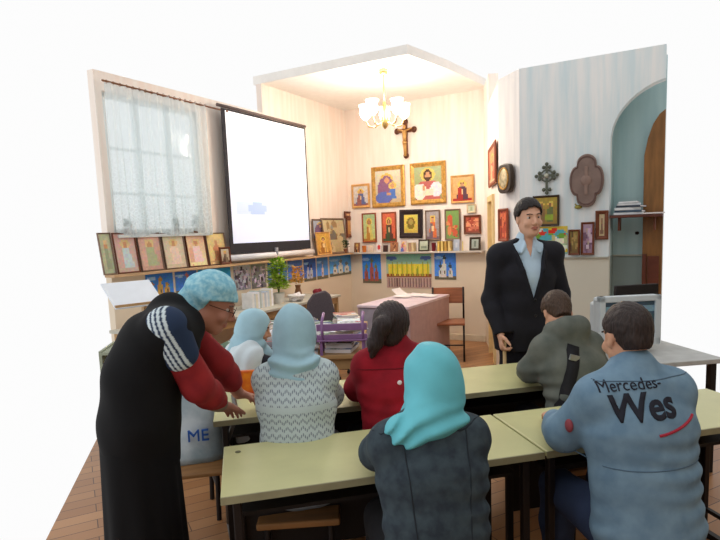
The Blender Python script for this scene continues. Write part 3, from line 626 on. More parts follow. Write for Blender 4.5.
def chair(name, p, rz, label, M_w, M_m, w=.42, dp=.40):
    t = thing(name, label, 'chair', p, rz)
    MB().box((0, 0, .455), (w, dp, .03)).build('seat', M_w, t, bevel=.01)
    # back is toward +y (the wall), sitter faces -y
    m = MB(); n = 8; H0, H1 = .66, .86
    V = [[m.b.verts.new((-w*.5+w*i/n, dp/2+.03+.02*math.cos((i/n-.5)*PI)+yy, z)) for i in range(n+1)] for z, yy in ((H0, 0), (H1, .03), (H1, .045), (H0, .015))]
    for a in range(4):
        for i in range(n): m.b.faces.new((V[a][i], V[a][i+1], V[(a+1) % 4][i+1], V[(a+1) % 4][i]))
    m.b.faces.new([V[k][0] for k in range(4)]); m.b.faces.new([V[k][n] for k in (3, 2, 1, 0)]); m.build('backrest', M_w, t, bevel=.004)
    for s in (-1, 1):
        x = s*(w/2-.015)
        MB().tube([(x, -dp/2+.02, .44), (x, -dp/2-.02, 0)], .012).build('leg', M_m, t, smooth=True)
        MB().tube([(x, dp/2+.06, 0), (x, dp/2+.01, .44), (x, dp/2+.05, .87)], .012).build('leg', M_m, t, smooth=True)
        MB().tube([(x, -dp/2+.02, .435), (x, dp/2+.01, .435)], .011).build('seat_rail', M_m, t)
    MB().tube([(-w/2+.015, -dp/2, .2), (w/2-.015, -dp/2, .2)], .009).build('stretcher', M_m, t)
    return t
chair('wooden_chair', (.84, 6.92, 0), RU*.3, 'brown wooden chair with dark metal legs by the back wall', mat('red_brown_plywood', (150, 92, 62), .4, var=.15, scale=5, stretch=(1, 1, 8)), M_leg)

# grey office chair, only its rounded back shows
t = thing('office_chair', 'dark grey office chair with a rounded back behind the magazine table', 'chair', (-.63, 6.2, 0), .3)
M_gc = mat('grey_upholstery', (92, 84, 90), .8, bump=.2, scale=80)
pts = [(-.18, .62), (-.15, .84), (-.08, .93), (.06, .96), (.12, .91), (.18, .64), (.15, .58), (-.15, .58)]
MB().prism(pts, .16, .21).build('backrest', M_gc, t, bevel=.02, seg=4)
MB().box((0, -.05, .47), (.44, .42, .07)).build('seat', M_gc, t, bevel=.03, seg=4)
MB().box((0, .20, .54), (.05, .02, .22)).rod((0, 0, .08), (0, 0, .44), .025).build('column', M_leg, t)
for k in range(5):
    a = 2*PI*k/5; l = MB().rod((0, 0, .10), (.26*math.cos(a), .26*math.sin(a), .06), .018, .012).build('base_arm', M_leg, t)
    MB().ball((.26*math.cos(a), .26*math.sin(a), .026), (.026, .026, .026)).build('castor', M_leg, l, smooth=True)

# ------------------------------------------------------------ tables with magazines
M_tb = mat('table_wood', (176, 140, 96), .5, var=.1, scale=5, stretch=(1, 8, 1))
def table(name, label, loc, rz, L, Wd, h, m_top, m_leg):
    t = thing(name, label, 'table', loc, rz)
    MB().box((L/2, Wd/2, h-.015), (L, Wd, .03)).build('table_top', m_top, t, bevel=.004)
    for y in (.04, Wd-.04): MB().box((L/2, y, h-.07), (L-.1, .02, .08)).build('apron', m_leg, t)
    for x in (.05, L-.05):
        for y in (.05, Wd-.05): MB().box((x, y, (h-.03)/2), (.045, .045, h-.03)).build('leg', m_leg, t, bevel=.004)
    return t
T2 = table('reading_table', 'long wooden table heaped with magazines behind the white sweater', (-1.28, 3.92, 0), 0, 1.15, 1.5, .74, M_tb, M_tb)
T1 = table('side_table', 'long narrow table along the left wall under the ledge', wloc('L', -.05, .66, 0), RL, 3.0, .60, .80, mat('pale_table_top', (190, 186, 172), .5), M_tb)
covers = [((214, 214, 220), (180, 190, 206)), ((236, 230, 220), (200, 190, 180)), ((96, 120, 96), (60, 84, 76)), ((180, 80, 70), (226, 210, 190)), ((70, 90, 140), (150, 170, 206)), ((206, 180, 120), (170, 140, 100)), ((120, 116, 120), (84, 80, 90)), ((230, 236, 236), (206, 216, 226))]
def magazine(p, rz, w, h, th, k, label, group, name='magazine'):
    rs = random.Random(k*13+1); a, b = covers[k % 8]
    C = [('bg', a, b), ('r', .1, .8, .9, .92, covers[(k*3+1) % 8][0])]+[('e', rs.random(), rs.random()*.7, .2, .14, covers[rs.randint(0, 7)][rs.randint(0, 1)]) for _ in range(4)]+[('cn', .1, k+1)]
    t = thing(name, label, 'magazine', p, rz, group)
    MB().box((0, 0, th/2), (w-.006, h-.004, th*.9)).build('pages', M_pap, t)
    o = sheet(C, w, h, 9, 12, 'cover', PAPER, t, .0015); o.rotation_euler = (-PI/2, 0, 0); o.location = (0, -h/2, th-.0005+.0015)
    return t
rs = random.Random(11); kk = 0
posw = ['white', 'cream', 'dark green', 'red and cream', 'blue', 'tan', 'dark grey', 'very pale blue']
spots = [(.16, .22), (.42, .16), (.70, .18), (.98, .20), (.18, .56), (.46, .52), (.74, .56), (1.0, .58), (.2, .92), (.5, .9), (.76, .93), (1.0, .96), (.25, 1.28), (.58, 1.3), (.95, 1.3)]
rows = ['near edge', 'near edge', 'near edge', 'near edge', 'second row', 'second row', 'second row', 'second row', 'third row', 'third row', 'third row', 'third row', 'far edge', 'far edge', 'far edge']
for i, (x, y) in enumerate(spots):
    z = .7405; n = 3+(i*7) % 3
    for j in range(n):
        th = rs.uniform(.008, .03)
        lv = 'topmost' if j == n-1 else ('bottom' if j == 0 else 'layer %s' % ['one', 'two', 'three', 'four', 'five'][j])
        magazine((-1.28+x+rs.uniform(-.01, .01), 3.92+y+rs.uniform(-.01, .01), z), rs.uniform(-.35, .35), .20, .27, th, kk,
                 '%s magazine, %s of pile %s, %s of reading table' % (posw[kk % 8], lv, ['one', 'two', 'three', 'four'][i % 4 if i < 12 else i-12], rows[i]), 'magazines on the reading table')
        z += th+.0018; kk += 1
# lilac rack at the near right corner of the reading table
M_li = mat('lilac_paint', (142, 104, 150), .4, var=.06)
t = thing('magazine_rack', 'lilac painted metal rack holding papers on the reading table', 'rack', (-.40, 3.93, .74), 0)
for x in (-.02, .27):
    MB().tube([(x, .0, 0.10), (x, .0, .24), (x, .16, .28)], .011).build('upright', M_li, t, smooth=True)
MB().box((.12, 0, .20), (.36, .012, .05)).build('rail', M_li, t, bevel=.004); MB().box((.12, 0, .13), (.36, .012, .035)).build('rail', M_li, t, bevel=.004)
MB().box((.12, .08, .105), (.36, .20, .012)).build('tray', M_li, t, bevel=.003)
for fx in (-.03, .27):
    for fy in (0, .16): MB().box((fx, fy, .05), (.02, .02, .10)).build('foot', M_li, t)
# open paper sheets lying on the pile next to it
for i, (x, y, lb) in enumerate(((-.32, 4.2, 'open white newspaper on the pile behind the lilac rack'), (-.62, 4.12, 'creased white newspaper on the pile beside the white sweater'))):
    m = MB(); w, h = .40, .28; g = []
    for a in range(7): g.append([m.b.verts.new((-w/2+w*b/12, -h/2+h*a/6, .02*abs(math.sin(b/12*PI*2))+.01*(a/6))) for b in range(13)])
    for a in range(6):
        for b in range(12): m.b.faces.new((g[a][b], g[a][b+1], g[a+1][b+1], g[a+1][b]))
    o = m.build('newspaper', mat('newsprint', (214, 214, 214), .8, c2=(150, 150, 156), scale=60)); o.modifiers.new('t', 'SOLIDIFY').thickness = .002
    o.location = (x, y, .885); o.rotation_euler = (0, 0, .3-.5*i); tag(o, lb, 'newspaper', 'newspapers on the reading table')

# things on the side table: books, plant, paper stand
def book(p, rz, w, h, th, c, label, group, name='book'):
    t = thing(name, label, 'book', p, rz, group)
    key = 'book_%d_%d_%d' % c
    mm = mat(key, c, .6)
    MB().box((0, .0, h/2), (th*.8, w-.008, h-.008)).build('pages', M_pap, t)
    m = MB(); m.box((-th/2+.001, 0, h/2), (.002, w, h)).box((th/2-.001, 0, h/2), (.002, w, h)).box((0, -w/2+.001, h/2), (th, .002, h)); m.build('cover', mm, t); return t
def T1p(s, off, z): return wloc('L', s, off, z)
bx = 1.42; cs = [((236, 236, 236), 'white'), ((206, 216, 226), 'pale blue'), ((226, 220, 200), 'cream'), ((240, 240, 244), 'bright white'), ((190, 200, 196), 'grey green'), ((220, 226, 230), 'ice grey'), ((236, 230, 220), 'ivory'), ((200, 206, 216), 'blue grey')]
for i in range(12):
    th = rs.uniform(.022, .035); c, nm = cs[i % 8]
    book(T1p(bx+th/2, .40, .801), RL, .15, rs.uniform(.16, .2), th, c, '%s upright book, %s in the side table row' % (nm, ['first', 'second', 'third', 'fourth', 'fifth', 'sixth', 'seventh', 'eighth', 'ninth', 'tenth', 'eleventh', 'twelfth'][i]), 'upright books on the side table'); bx += th+.001
# plant in a white pot
pp = T1p(1.98, .40, .801)
t = thing('potted_plant', 'leafy yellow green plant in a pale pot on the side table below the screen', 'plant', pp)
MB().lathe([(.05, 0), (.07, .1), (.075, .12), (.068, .125)]).build('pot', mat('pale_ceramic', (224, 222, 214), .4), t)
M_lf = mat('yellow_green_leaf', (190, 214, 66), .55, var=.35, scale=9, c2=(104, 156, 40))
m = MB()
for k in range(7):
    a = k*2.4; m.tube([(0, 0, .1), (.03*math.cos(a), .03*math.sin(a), .3), (.08*math.cos(a), .08*math.sin(a), .48)], .004, 6)
m.build('stem', mat('green_stem', (96, 120, 50), .6), t)
leaf_mb(random.Random(3), 330, .42, .12, .085, .022, .10).build('foliage', M_lf, t)
M_or = mat('orange_leaf', (214, 160, 60), .6, var=.3)
t = thing('dried_flowers', 'small bunch of orange yellow dried flowers right of the leafy plant', 'flowers', T1p(2.55, .26, .801), 0)
MB().lathe([(.035, 0), (.05, .05), (.03, .12), (.04, .16)]).build('vase', mat('brown_vase', (130, 90, 60), .4), t)
leaf_mb(random.Random(9), 120, .26, .10, .05, .02, .14).build('blooms', M_or, t)
o = MB().ball((0, 0, .04), (.055, .04, .04)).ball((.04, 0, .055), (.03, .03, .03)).build('red_ornament', mat('dark_red', (130, 30, 46), .5), None, smooth=True); o.location = T1p(2.85, .34, .80); tag(o, 'small dark red rounded ornament on the side table right of the plant', 'ornament')
# crumpled white papers
m = MB(); bmesh.ops.create_icosphere(m.b, subdivisions=3, radius=.09)
for v in m.b.verts: v.co *= 1+.35*math.sin(v.co.x*60)*math.sin(v.co.y*55+1)+.2*math.sin(v.co.z*70); v.co.z *= .55
o = m.build('crumpled_paper', M_pap); o.location = T1p(2.20, .50, .855); tag(o, 'crumpled white paper on the side table in front of the plant', 'paper')
# slanted white board on a stand at the far left
cb = at(133, 294, 4.55)
t = thing('paper_stand', 'slanted white board on a light wooden stand at the far left', 'stand', (cb.x, cb.y, .0), .85)
m = MB(); m.box((0, 0, 0), (.40, .30, .014), Matrix.Rotation(math.radians(38), 4, 'X')); o = m.build('board', mat('white_board', (226, 232, 240), .5, var=.02), t); o.location = (0, 0, cb.z)
MB().box((.1, .02, (cb.z-.03)/2), (.04, .04, cb.z-.03)).build('post', M_tb, t); MB().box((.1, .02, .02), (.3, .3, .03)).build('foot', M_tb, t, bevel=.005)
MB().box((0, -.11, cb.z-.075), (.40, .02, .02)).build('paper_ledge', M_tb, t)
# low bookshelf at the far left with stacked papers
t = thing('low_shelf', 'low open shelf stacked with papers at the far left', 'shelf', (-2.02, 3.95, 0), .2)
M_sh = mat('greenish_shelf', (150, 156, 136), .6)
for x in (0, .72): MB().box((x, .2, .41), (.02, .40, .82)).build('side_panel', M_sh, t)
for z in (.06, .42, .80): MB().box((.36, .2, z), (.70, .40, .02)).build('shelf_board', M_sh, t)
for lv, (z0, n) in enumerate(((.812, 7), (.432, 9), (.072, 8))):
    z = z0
    for j in range(n):
        th = rs.uniform(.015, .035); magazine(t.matrix_basis @ Vector((.36+rs.uniform(-.12, .12), .18, z)), .2+rs.uniform(-.2, .2), .30, .22, th, kk, '%s paper bundle, layer %s of the low shelf %s stack' % (posw[kk % 8], ['one', 'two', 'three', 'four', 'five', 'six', 'seven', 'eight', 'nine'][j], ['top', 'middle', 'bottom'][lv]), 'papers on the low shelf', 'paper_bundle')
        z += th+.0018; kk += 1
# ledge things on the back wall
def onledge(x): s = wp('K', x, 248, .065)[0]; return wloc('K', s, .075, 1.301)
GL = 'small things on the back ledge'
def cup(x, h, r, c, lb, nm='cup'):
    o = MB().lathe([(r*.7, 0), (r*.8, h*.1), (r, h), (r*.88, h), (r*.7, h*.15)], n=14).build(nm, mat('c_%d_%d_%d' % c, c, .4), None, smooth=False); o.location = onledge(x); tag(o, lb, nm.replace('_', ' '), GL); return o
def card(x, w, h, spec, lb, nm='small_card', cat='card'):
    o = sheet(spec, w, h, max(5, int(w/.014)), max(5, int(h/.014)), nm, PAPER, None, .012); o.location = onledge(x)+Vector((0, 0, .001)); o.rotation_euler = (-.12, 0, wrot('K')); tag(o, lb, cat, GL); return o
card(357, .10, .15, saint((150, 100, 70), (130, 80, 60), (190, 130, 80), (90, 60, 50)), 'brown little icon at the left end of the back ledge', 'small_icon', 'icon')
cup(364.5, .10, .035, (214, 120, 50), 'orange cup on the back ledge below the green and yellow icon')
card(371, .09, .11, [('bg', (230, 210, 190), (214, 190, 170)), ('cn', .1, 2)], 'blank cream card on the back ledge right of the orange cup')
card(379, .08, .14, [('bg', (236, 230, 230), (220, 214, 216)), ('e', .5, .5, .25, .3, (200, 60, 60))], 'white card with a red spot on the back ledge')
card(385.5, .08, .10, [('bg', (80, 50, 44), (60, 40, 36))], 'dark brown little block on the back ledge')
card(394, .13, .14, abstract((190, 130, 90), (150, 100, 70), [(120, 70, 50), (226, 190, 150)], 2, 6), 'brown patterned little icon below the red icon', 'small_icon', 'icon')
card(403.5, .09, .16, mother((226, 196, 190), (214, 170, 160), (190, 110, 110), (226, 170, 150)), 'pinkish little icon below the black frame', 'small_icon', 'icon')
for i, (dx, c, nm) in enumerate(((409, (226, 206, 170), 'cream'), (411.5, (190, 150, 120), 'light brown'), (414, (220, 196, 150), 'beige'))):
    b_ = book(onledge(dx), wrot('K'), .10, .13, .035, c, '%s little book on the back ledge left of the green framed card' % nm, GL, 'small_book')
cup(434, .12, .035, (110, 24, 36), 'dark red glass candle holder on the back ledge', 'candle_holder')
for i, (dx, c, nm) in enumerate(((440, (226, 186, 90), 'golden'), (443.5, (236, 206, 120), 'yellow'), (447, (206, 160, 80), 'ochre'), (450.5, (230, 200, 130), 'pale yellow'))):
    book(onledge(dx), wrot('K'), .10, .14, .035, c, '%s little book on the back ledge right of the red candle holder' % nm, GL, 'small_book')
card(456.5, .09, .16, [('bg', (176, 186, 200), (160, 170, 190)), ('e', .5, .5, .2, .3, (200, 206, 214))], 'grey blue card near the right end of the back ledge')
t = thing('candle', 'thin pale yellow candle on the back ledge', 'candle', onledge(463), 0, GL); MB().rod((0, 0, 0), (0, 0, .13), .008).build('wax_stick', mat('yellow_wax', (236, 214, 130), .5), t); MB().rod((0, 0, .13), (0, 0, .14), .0015).build('wick', BLK, t)
# left end of the back part of the left ledge
t = thing('potted_plant', 'tiny dark green plant on the ledge in the room corner', 'plant', wloc('L', 4.0, .09, 1.301)); MB().lathe([(.03, 0), (.04, .06), (.035, .065)]).build('pot', M_pot, t); leaf_mb(random.Random(5), 70, .14, .07, .05, .014, .05).build('foliage', M_leaf, t)

# ------------------------------------------------------------ niche: shelf, books, cabinet
RB = wrot('B')
sh = thing('wall_shelf', 'brown wooden shelf inside the arch carrying a pile of papers', 'shelf', wloc('B', .855, -.06, 1.655), RB)
MB().box((.20, .05, .012), (.44, .28, .024)).build('shelf_board', mat('red_brown_board', (96, 52, 40), .4, var=.1), sh, bevel=.003)
for x in (.05, .35): MB().prism([(x-.008, 0), (x+.008, 0), (x+.008, -.12), (x-.008, -.12)], .02, .18).build('bracket', BRN, sh)
bz = 1.6805; nms = ['lowest', 'second lowest', 'third', 'fourth', 'fifth', 'uppermost']
for i in range(6):
    th = [.02, .018, .024, .016, .02, .014][i]; c = [(214, 220, 226), (70, 90, 110), (226, 230, 232), (60, 70, 84), (220, 226, 230), (236, 238, 240)][i]
    t = thing('magazine', '%s magazine of the pile on the shelf in the arch' % nms[i], 'magazine', wloc('B', .99+[0, .01, -.015, .02, -.005, .0][i], -.08, bz), RB+[.05, -.1, .12, -.2, .15, -.05][i], 'magazines on the arch shelf')
    w = [.25, .23, .22, .21, .19, .15][i]; MB().box((0, 0, th/2), (w-.006, .2, th*.8)).build('pages', M_pap, t); MB().box((0, 0, th-.001), (w, .205, .003)).box((0, 0, .0015), (w, .205, .002)).box((0, -.1015, th/2), (w, .002, th)).build('cover', mat('c_%d_%d_%d' % c, c, .5), t); bz += th+.0015
o = MB().box((0, 0, .006), (.18, .21, .012)).build('paper_bundle', M_pap); o.location = wloc('B', 1.19, -.07, 1.6805); o.rotation_euler = (0, 0, RB+.1); tag(o, 'flat white papers at the right end of the arch shelf', 'paper')
# wooden arched cabinet at the right edge
cab = thing('arched_cabinet', 'tall brown wooden cabinet with arched top inside the arch at the right edge', 'cabinet', wloc('B', 1.10, -.225, 0), RB)
M_cab = mat('cabinet_wood', (134, 92, 48), .4, var=.2, scale=4, stretch=(6, 6, 1)); M_cabd = mat('cabinet_dark_wood', (100, 52, 36), .4, var=.15)
w = .17
pts = [(0, 0), (w, 0), (w, 2.62), (.12, 2.58), (.07, 2.50), (.03, 2.38), (0, 2.22)]
MB().prism(pts, 0, .11).build('body', M_cab, cab, bevel=.005)
MB().box((.02, -.008, .66), (.035, .016, 1.30)).build('door_stile', M_cabd, cab, bevel=.002); MB().box((.095, -.008, .66), (.10, .014, 1.26)).build('door', M_cabd, cab, bevel=.002)
MB().ball((0, 0, 0), (.012, .012, .012)).build('socket_knob', BLK, None) if 0 else None
o = MB().rod((0, 0, 0), (0, -.02, 0), .016).build('wall_hook', BLK); s_, z_ = wp('N', 636.5, 233, 0); o.location = wloc('N', s_, 0, z_); tag(o, 'small black round hook on the teal niche wall under the shelf', 'hook')

# ------------------------------------------------------------ computer corner
ct = thing('computer_table', 'table with grey top holding monitors behind the denim jacket', 'table', (1.10, 2.98, 0), RD)
CT = ct.matrix_basis = Matrix.Translation((1.36, 3.30, 0)) @ Matrix.Rotation(.15, 4, 'Z')
MB().box((.36, .35, .735), (.82, .75, .03)).build('table_top', mat('grey_table_top', (190, 192, 190), .5), ct, bevel=.004)
for x in (.0, .72):
    for y in (.03, .68): MB().box((x, y, .36), (.04, .04, .72)).build('leg', M_leg, ct)
mn = thing('computer_monitor', 'bulky white computer monitor with a dark bluish screen behind the denim jacket', 'monitor', ct.matrix_basis @ Vector((.31, .28, .75)), .10)
M_mw = mat('monitor_plastic', (206, 216, 222), .4, var=.03)
MW, MH = .42, .325
m = MB(); m.box((0, 0, .06+MH-.02), (MW, .05, .04)).box((0, 0, .08), (MW, .05, .05)).box((-MW/2+.02, 0, .06+MH/2), (.04, .05, MH)).box((MW/2-.02, 0, .06+MH/2), (.04, .05, MH)); m.build('bezel', M_mw, mn, bevel=.006)
MB().box((0, .06, .06+MH/2), (MW-.02, .09, MH-.02)).box((0, .17, .05+MH/2), (MW-.12, .16, MH-.10)).build('casing', M_mw, mn, bevel=.02)
MB().rod((0, .08, 0), (0, .08, .02), .13, n=24).rod((0, .08, .02), (0, .08, .08), .05, n=16).build('stand', M_mw, mn)
spec = [('bg', (56, 74, 86), (70, 90, 100)), ('r', 0, .75, 1, .9, (110, 140, 156)), ('r', .1, .2, .45, .6, (90, 116, 130)), ('r', .6, .1, .9, .5, (40, 54, 64)), ('cn', .1, 3)]
sheet(spec, MW-.08, MH-.085, 20, 18, 'screen', paint_mat('monitor_image', .15, .15), mn, .004, -.012, .103)
bm_ = thing('flat_monitor', 'black flat monitor standing behind the white one, at the arch', 'monitor', ct.matrix_basis @ Vector((.57, .60, .75)), .2)
MB().box((0, 0, .285), (.34, .035, .26)).build('display_panel', M_dk, bm_, bevel=.006); MB().box((0, .02, .1), (.06, .03, .2)).build('neck', M_dk, bm_); MB().box((0, .02, .008), (.22, .16, .016)).build('base', M_dk, bm_, bevel=.004)
m = MB(); bmesh.ops.create_icosphere(m.b, subdivisions=3, radius=.06)
for v in m.b.verts: v.co *= 1+.3*math.sin(v.co.x*90)*math.sin(v.co.y*75+1)+.2*math.sin(v.co.z*90)
o = m.build('tissue_packet', M_pap); o.location = ct.matrix_basis @ Vector((-.0, .20, .83)); tag(o, 'crumpled white tissue left of the white monitor', 'tissue')

# ------------------------------------------------------------ foreground clutter
o = MB()
t = thing('plastic_bag', 'white and blue printed plastic bag standing on the tube chair beside the bending person', 'bag', (-.99, 2.80, .468), .2)
m = MB(); n = 20; V = []
for j in range(13):
    z = .0+.40*j/12; wv = .155*(1-.35*(j/12)**2); d = .09*(1-.75*j/12)
    V.append([m.b.verts.new((math.copysign(abs(math.cos(2*PI*i/n))**.7, math.cos(2*PI*i/n))*wv+.008*math.sin(i*2.1+j), math.sin(2*PI*i/n)*d+.006*math.sin(i*1.7+j*1.3), z)) for i in range(n)])
for a, b_ in zip(V, V[1:]):
    for i in range(n): m.b.faces.new((a[i], a[(i+1) % n], b_[(i+1) % n], b_[i]))
m.b.faces.new(V[0][::-1]); m.b.faces.new(V[-1]); m.build('bag_body', mat('bag_plastic', (206, 216, 220), .35, c2=(150, 170, 180), scale=7), t, smooth=True)
def text_mesh(s, size, name, m, parent, ext=.001, bold=0, shear=0):
    cu_ = bpy.data.curves.new(name, 'FONT'); cu_.body = s; cu_.size = size; cu_.extrude = ext; cu_.offset = bold; cu_.shear = shear; cu_.resolution_u = 4
    tmp = bpy.data.objects.new(name, cu_); COL.objects.link(tmp); dg = bpy.context.evaluated_depsgraph_get()
    me = bpy.data.meshes.new_from_object(tmp.evaluated_get(dg)); bpy.data.objects.remove(tmp); me.materials.clear(); me.materials.append(m)
    o = bpy.data.objects.new(name, me); COL.objects.link(o); o.parent = parent; return o
tx = text_mesh('ME', .085, 'bag_print', mat('blue_ink', (40, 90, 170), .5), t, .006, 0); tx.rotation_euler = (PI/2, 0, 0); tx.location = (-.02, -.088, .12)
o = MB().box((0, 0, .002), (.12, .09, .003)).build('paper_slip', M_pap); o.location = onz(178, 466, 0)+Vector((0, 0, .001)); o.rotation_euler = (0, 0, .3); tag(o, 'small cream paper slip on the floor beside the black skirt', 'paper')
t = thing('snack_packet', 'orange and red packet standing on the second row desk at left', 'packet', R2+D*.17+DP*.42+Vector((0, 0, .749)), .1)
m = MB(); m.prism([(-.05, 0), (.05, 0), (.045, .05), (.05, .13), (-.05, .13), (-.045, .05)], -.015, .015); m.build('packet_body', mat('orange_foil', (226, 130, 30), .35, c2=(190, 40, 30), scale=14), t, bevel=.006)
t = thing('cane_chair', 'grey bent tube chair frame beside the left end of the desks', 'chair', (-1.0, 2.78, 0), .2)
m = MB(); m.tube([(.20, -.2, 0), (.18, -.2, .20), (.18, -.2, .45), (.20, -.195, .62), (.25, -.18, .74), (.22, .10, .76)], .012); m.build('side_tube', mat('grey_tube', (96, 92, 88), .4, .5), t, smooth=True)
m = MB(); m.tube([(-.16, -.2, 0), (-.16, -.2, .45), (-.18, -.19, .74)], .012); m.build('side_tube', _M['grey_tube'], t, smooth=True)
for x in (-.16, .18): MB().tube([(x, .14, 0), (x, .14, .44), (x, -.2, .44)], .012).build('leg', _M['grey_tube'], t, smooth=True)
MB().box((.01, -.02, .457), (.36, .36, .02)).build('seat', M_st, t, bevel=.006); 
# ------------------------------------------------------------ people: smooth blended bodies
class Field:
    def __init__(s, lo, hi, h):
        s.h = h; s.lo = np.array(lo, float); n = np.ceil((np.array(hi)-s.lo)/h).astype(int)+1
        s.ax = [s.lo[i]+h*np.arange(n[i]) for i in range(3)]; s.D = np.full(tuple(n), .5, np.float32)
    def region(s, lo, hi):
        sl = []
        for i in range(3):
            a = int(max(0, math.floor((lo[i]-s.lo[i])/s.h))); b = int(min(len(s.ax[i]), math.ceil((hi[i]-s.lo[i])/s.h)+1))
            if b <= a: return None, None
            sl.append(slice(a, b))
        X, Y, Z = np.meshgrid(*[s.ax[i][sl[i]].astype(np.float32) for i in range(3)], indexing='ij'); return tuple(sl), (X, Y, Z)
    def mix(s, sl, d, k, neg=False):
        a = s.D[sl]
        if neg: d = -d; h = np.maximum(k-np.abs(d-a), 0)/k; s.D[sl] = np.maximum(a, d)+h*h*k*.25
        else: h = np.maximum(k-np.abs(d-a), 0)/k; s.D[sl] = np.minimum(a, d)-h*h*k*.25
    def cone(s, a, b, ra, rb, k=.02, ax=None, w=1., neg=False):
        a = np.array(a, float); b = np.array(b, float); R = max(ra, rb)*max(w, 1)+k+3*s.h
        sl, P = s.region(np.minimum(a, b)-R, np.maximum(a, b)+R)
        if sl is None: return s
        c = (a+b)/2; q = [P[i]-c[i] for i in range(3)]; a2 = a-c; b2 = b-c
        if ax is not None:
            ax = np.array(ax, float); ax /= np.linalg.norm(ax); t = (q[0]*ax[0]+q[1]*ax[1]+q[2]*ax[2])*(1/w-1)
            q = [q[i]+t*ax[i] for i in range(3)]; a2 = a2+ax*(a2@ax)*(1/w-1); b2 = b2+ax*(b2@ax)*(1/w-1)
        d = b2-a2; L = d@d+1e-9; t = np.clip(((q[0]-a2[0])*d[0]+(q[1]-a2[1])*d[1]+(q[2]-a2[2])*d[2])/L, 0, 1)
        D = np.sqrt((q[0]-a2[0]-t*d[0])**2+(q[1]-a2[1]-t*d[1])**2+(q[2]-a2[2]-t*d[2])**2)-(ra+(rb-ra)*t)
        s.mix(sl, D, k, neg); return s
    def ell(s, c, r, R=None, k=.02, neg=False):
        c = np.array(c, float); M = max(r)+k+3*s.h; sl, P = s.region(c-M, c+M)
        if sl is None: return s
        q = [P[i]-c[i] for i in range(3)]
        if R is not None: q = [q[0]*R[0][i]+q[1]*R[1][i]+q[2]*R[2][i] for i in range(3)]
        k0 = np.sqrt((q[0]/r[0])**2+(q[1]/r[1])**2+(q[2]/r[2])**2); k1 = np.sqrt((q[0]/r[0]**2)**2+(q[1]/r[1]**2)**2+(q[2]/r[2]**2)**2)+1e-6
        s.mix(sl, k0*(k0-1)/k1, k, neg); return s
    def fn(s, f, mode='add'):
        X, Y, Z = np.meshgrid(*[a.astype(np.float32) for a in s.ax], indexing='ij'); v = f(X, Y, Z)
        if mode == 'add': s.D += v
        elif mode == 'cut': s.D = np.maximum(s.D, v)
        return s
    def mesh(s, name, m, parent, paint=None, smooth=1):
        D = s.D; D[0] = D[-1] = .1; D[:, 0] = D[:, -1] = .1; D[:, :, 0] = D[:, :, -1] = .1
        I = D < 0; c = I[:-1, :-1, :-1].astype(np.int8)
        cnt = np.zeros_like(c)
        off = [(a, b, e) for a in (0, 1) for b in (0, 1) for e in (0, 1)]; n = D.shape
        for a, b, e in off: cnt += I[a:n[0]-1+a, b:n[1]-1+b, e:n[2]-1+e]
        act = np.argwhere((cnt > 0) & (cnt < 8)); idx = -np.ones(c.shape, np.int64); idx[tuple(act.T)] = np.arange(len(act))
        acc = np.zeros((len(act), 3)); ct = np.zeros(len(act))
        for a in off:
            for ax in range(3):
                if a[ax]: continue
                b = list(a); b[ax] = 1
                da = D[tuple((act+np.array(a)).T)]; db = D[tuple((act+np.array(b)).T)]; m_ = (da < 0) != (db < 0)
                t = np.where(m_, da/(da-db+1e-12*(da == db)), 0); p = np.array(a, float)[None]+t[:, None]*np.eye(3)[ax]
                acc[m_] += p[m_]; ct[m_] += 1
        V = (act+acc/ct[:, None])*s.h+s.lo; Q = []
        for ax in range(3):
            o1, o2 = [(1, 2), (2, 0), (0, 1)][ax]; sa = [slice(None)]*3; sb = [slice(None)]*3; sa[ax] = slice(0, -1); sb[ax] = slice(1, None)
            A = I[tuple(sa)]; B = I[tuple(sb)]; E_ = np.argwhere(A != B); fl = A[tuple(E_.T)]
            ok = (E_[:, o1] > 0) & (E_[:, o2] > 0) & (E_[:, o1] < n[o1]-1) & (E_[:, o2] < n[o2]-1); E_ = E_[ok]; fl = fl[ok]
            d1 = np.zeros(3, int); d1[o1] = 1; d2 = np.zeros(3, int); d2[o2] = 1
            q = np.stack([idx[tuple((E_-d1-d2).T)], idx[tuple((E_-d2).T)], idx[tuple(E_.T)], idx[tuple((E_-d1).T)]], 1)
            q[~fl] = q[~fl][:, ::-1]; Q.append(q)
        Q = np.concatenate(Q); Q = Q[(Q >= 0).all(1)]
        # keep the largest connected piece
        lab = np.arange(len(V))
        for _ in range(400):
            mn = lab[Q].min(1); new = lab.copy()
            for k in range(4): np.minimum.at(new, Q[:, k], mn)
            new = new[new]
            if (new == lab).all(): break
            lab = new
        u, cc = np.unique(lab, return_counts=True); keep = lab == u[cc.argmax()]
        mp = -np.ones(len(V), int); mp[keep] = np.arange(keep.sum()); V = V[keep]; Q = mp[Q[keep[Q[:, 0]]]]
        for _ in range(smooth):
            S = np.zeros_like(V); N = np.zeros(len(V))
            for k in range(4): np.add.at(S, Q[:, k], V[Q[:, (k+1) % 4]]+V[Q[:, (k-1) % 4]]); np.add.at(N, Q[:, k], 2)
            V = V*.5+.5*S/np.maximum(N, 1)[:, None]
        me = bpy.data.meshes.new(name); me.vertices.add(len(V)); me.vertices.foreach_set('co', V.astype(np.float32).ravel())
        me.loops.add(len(Q)*4); me.loops.foreach_set('vertex_index', Q.astype(np.int32).ravel())
        me.polygons.add(len(Q)); me.polygons.foreach_set('loop_start', np.arange(0, len(Q)*4, 4, dtype=np.int32)); me.polygons.foreach_set('use_smooth', [True]*len(Q))
        me.update(); me.validate(); me.materials.append(m)
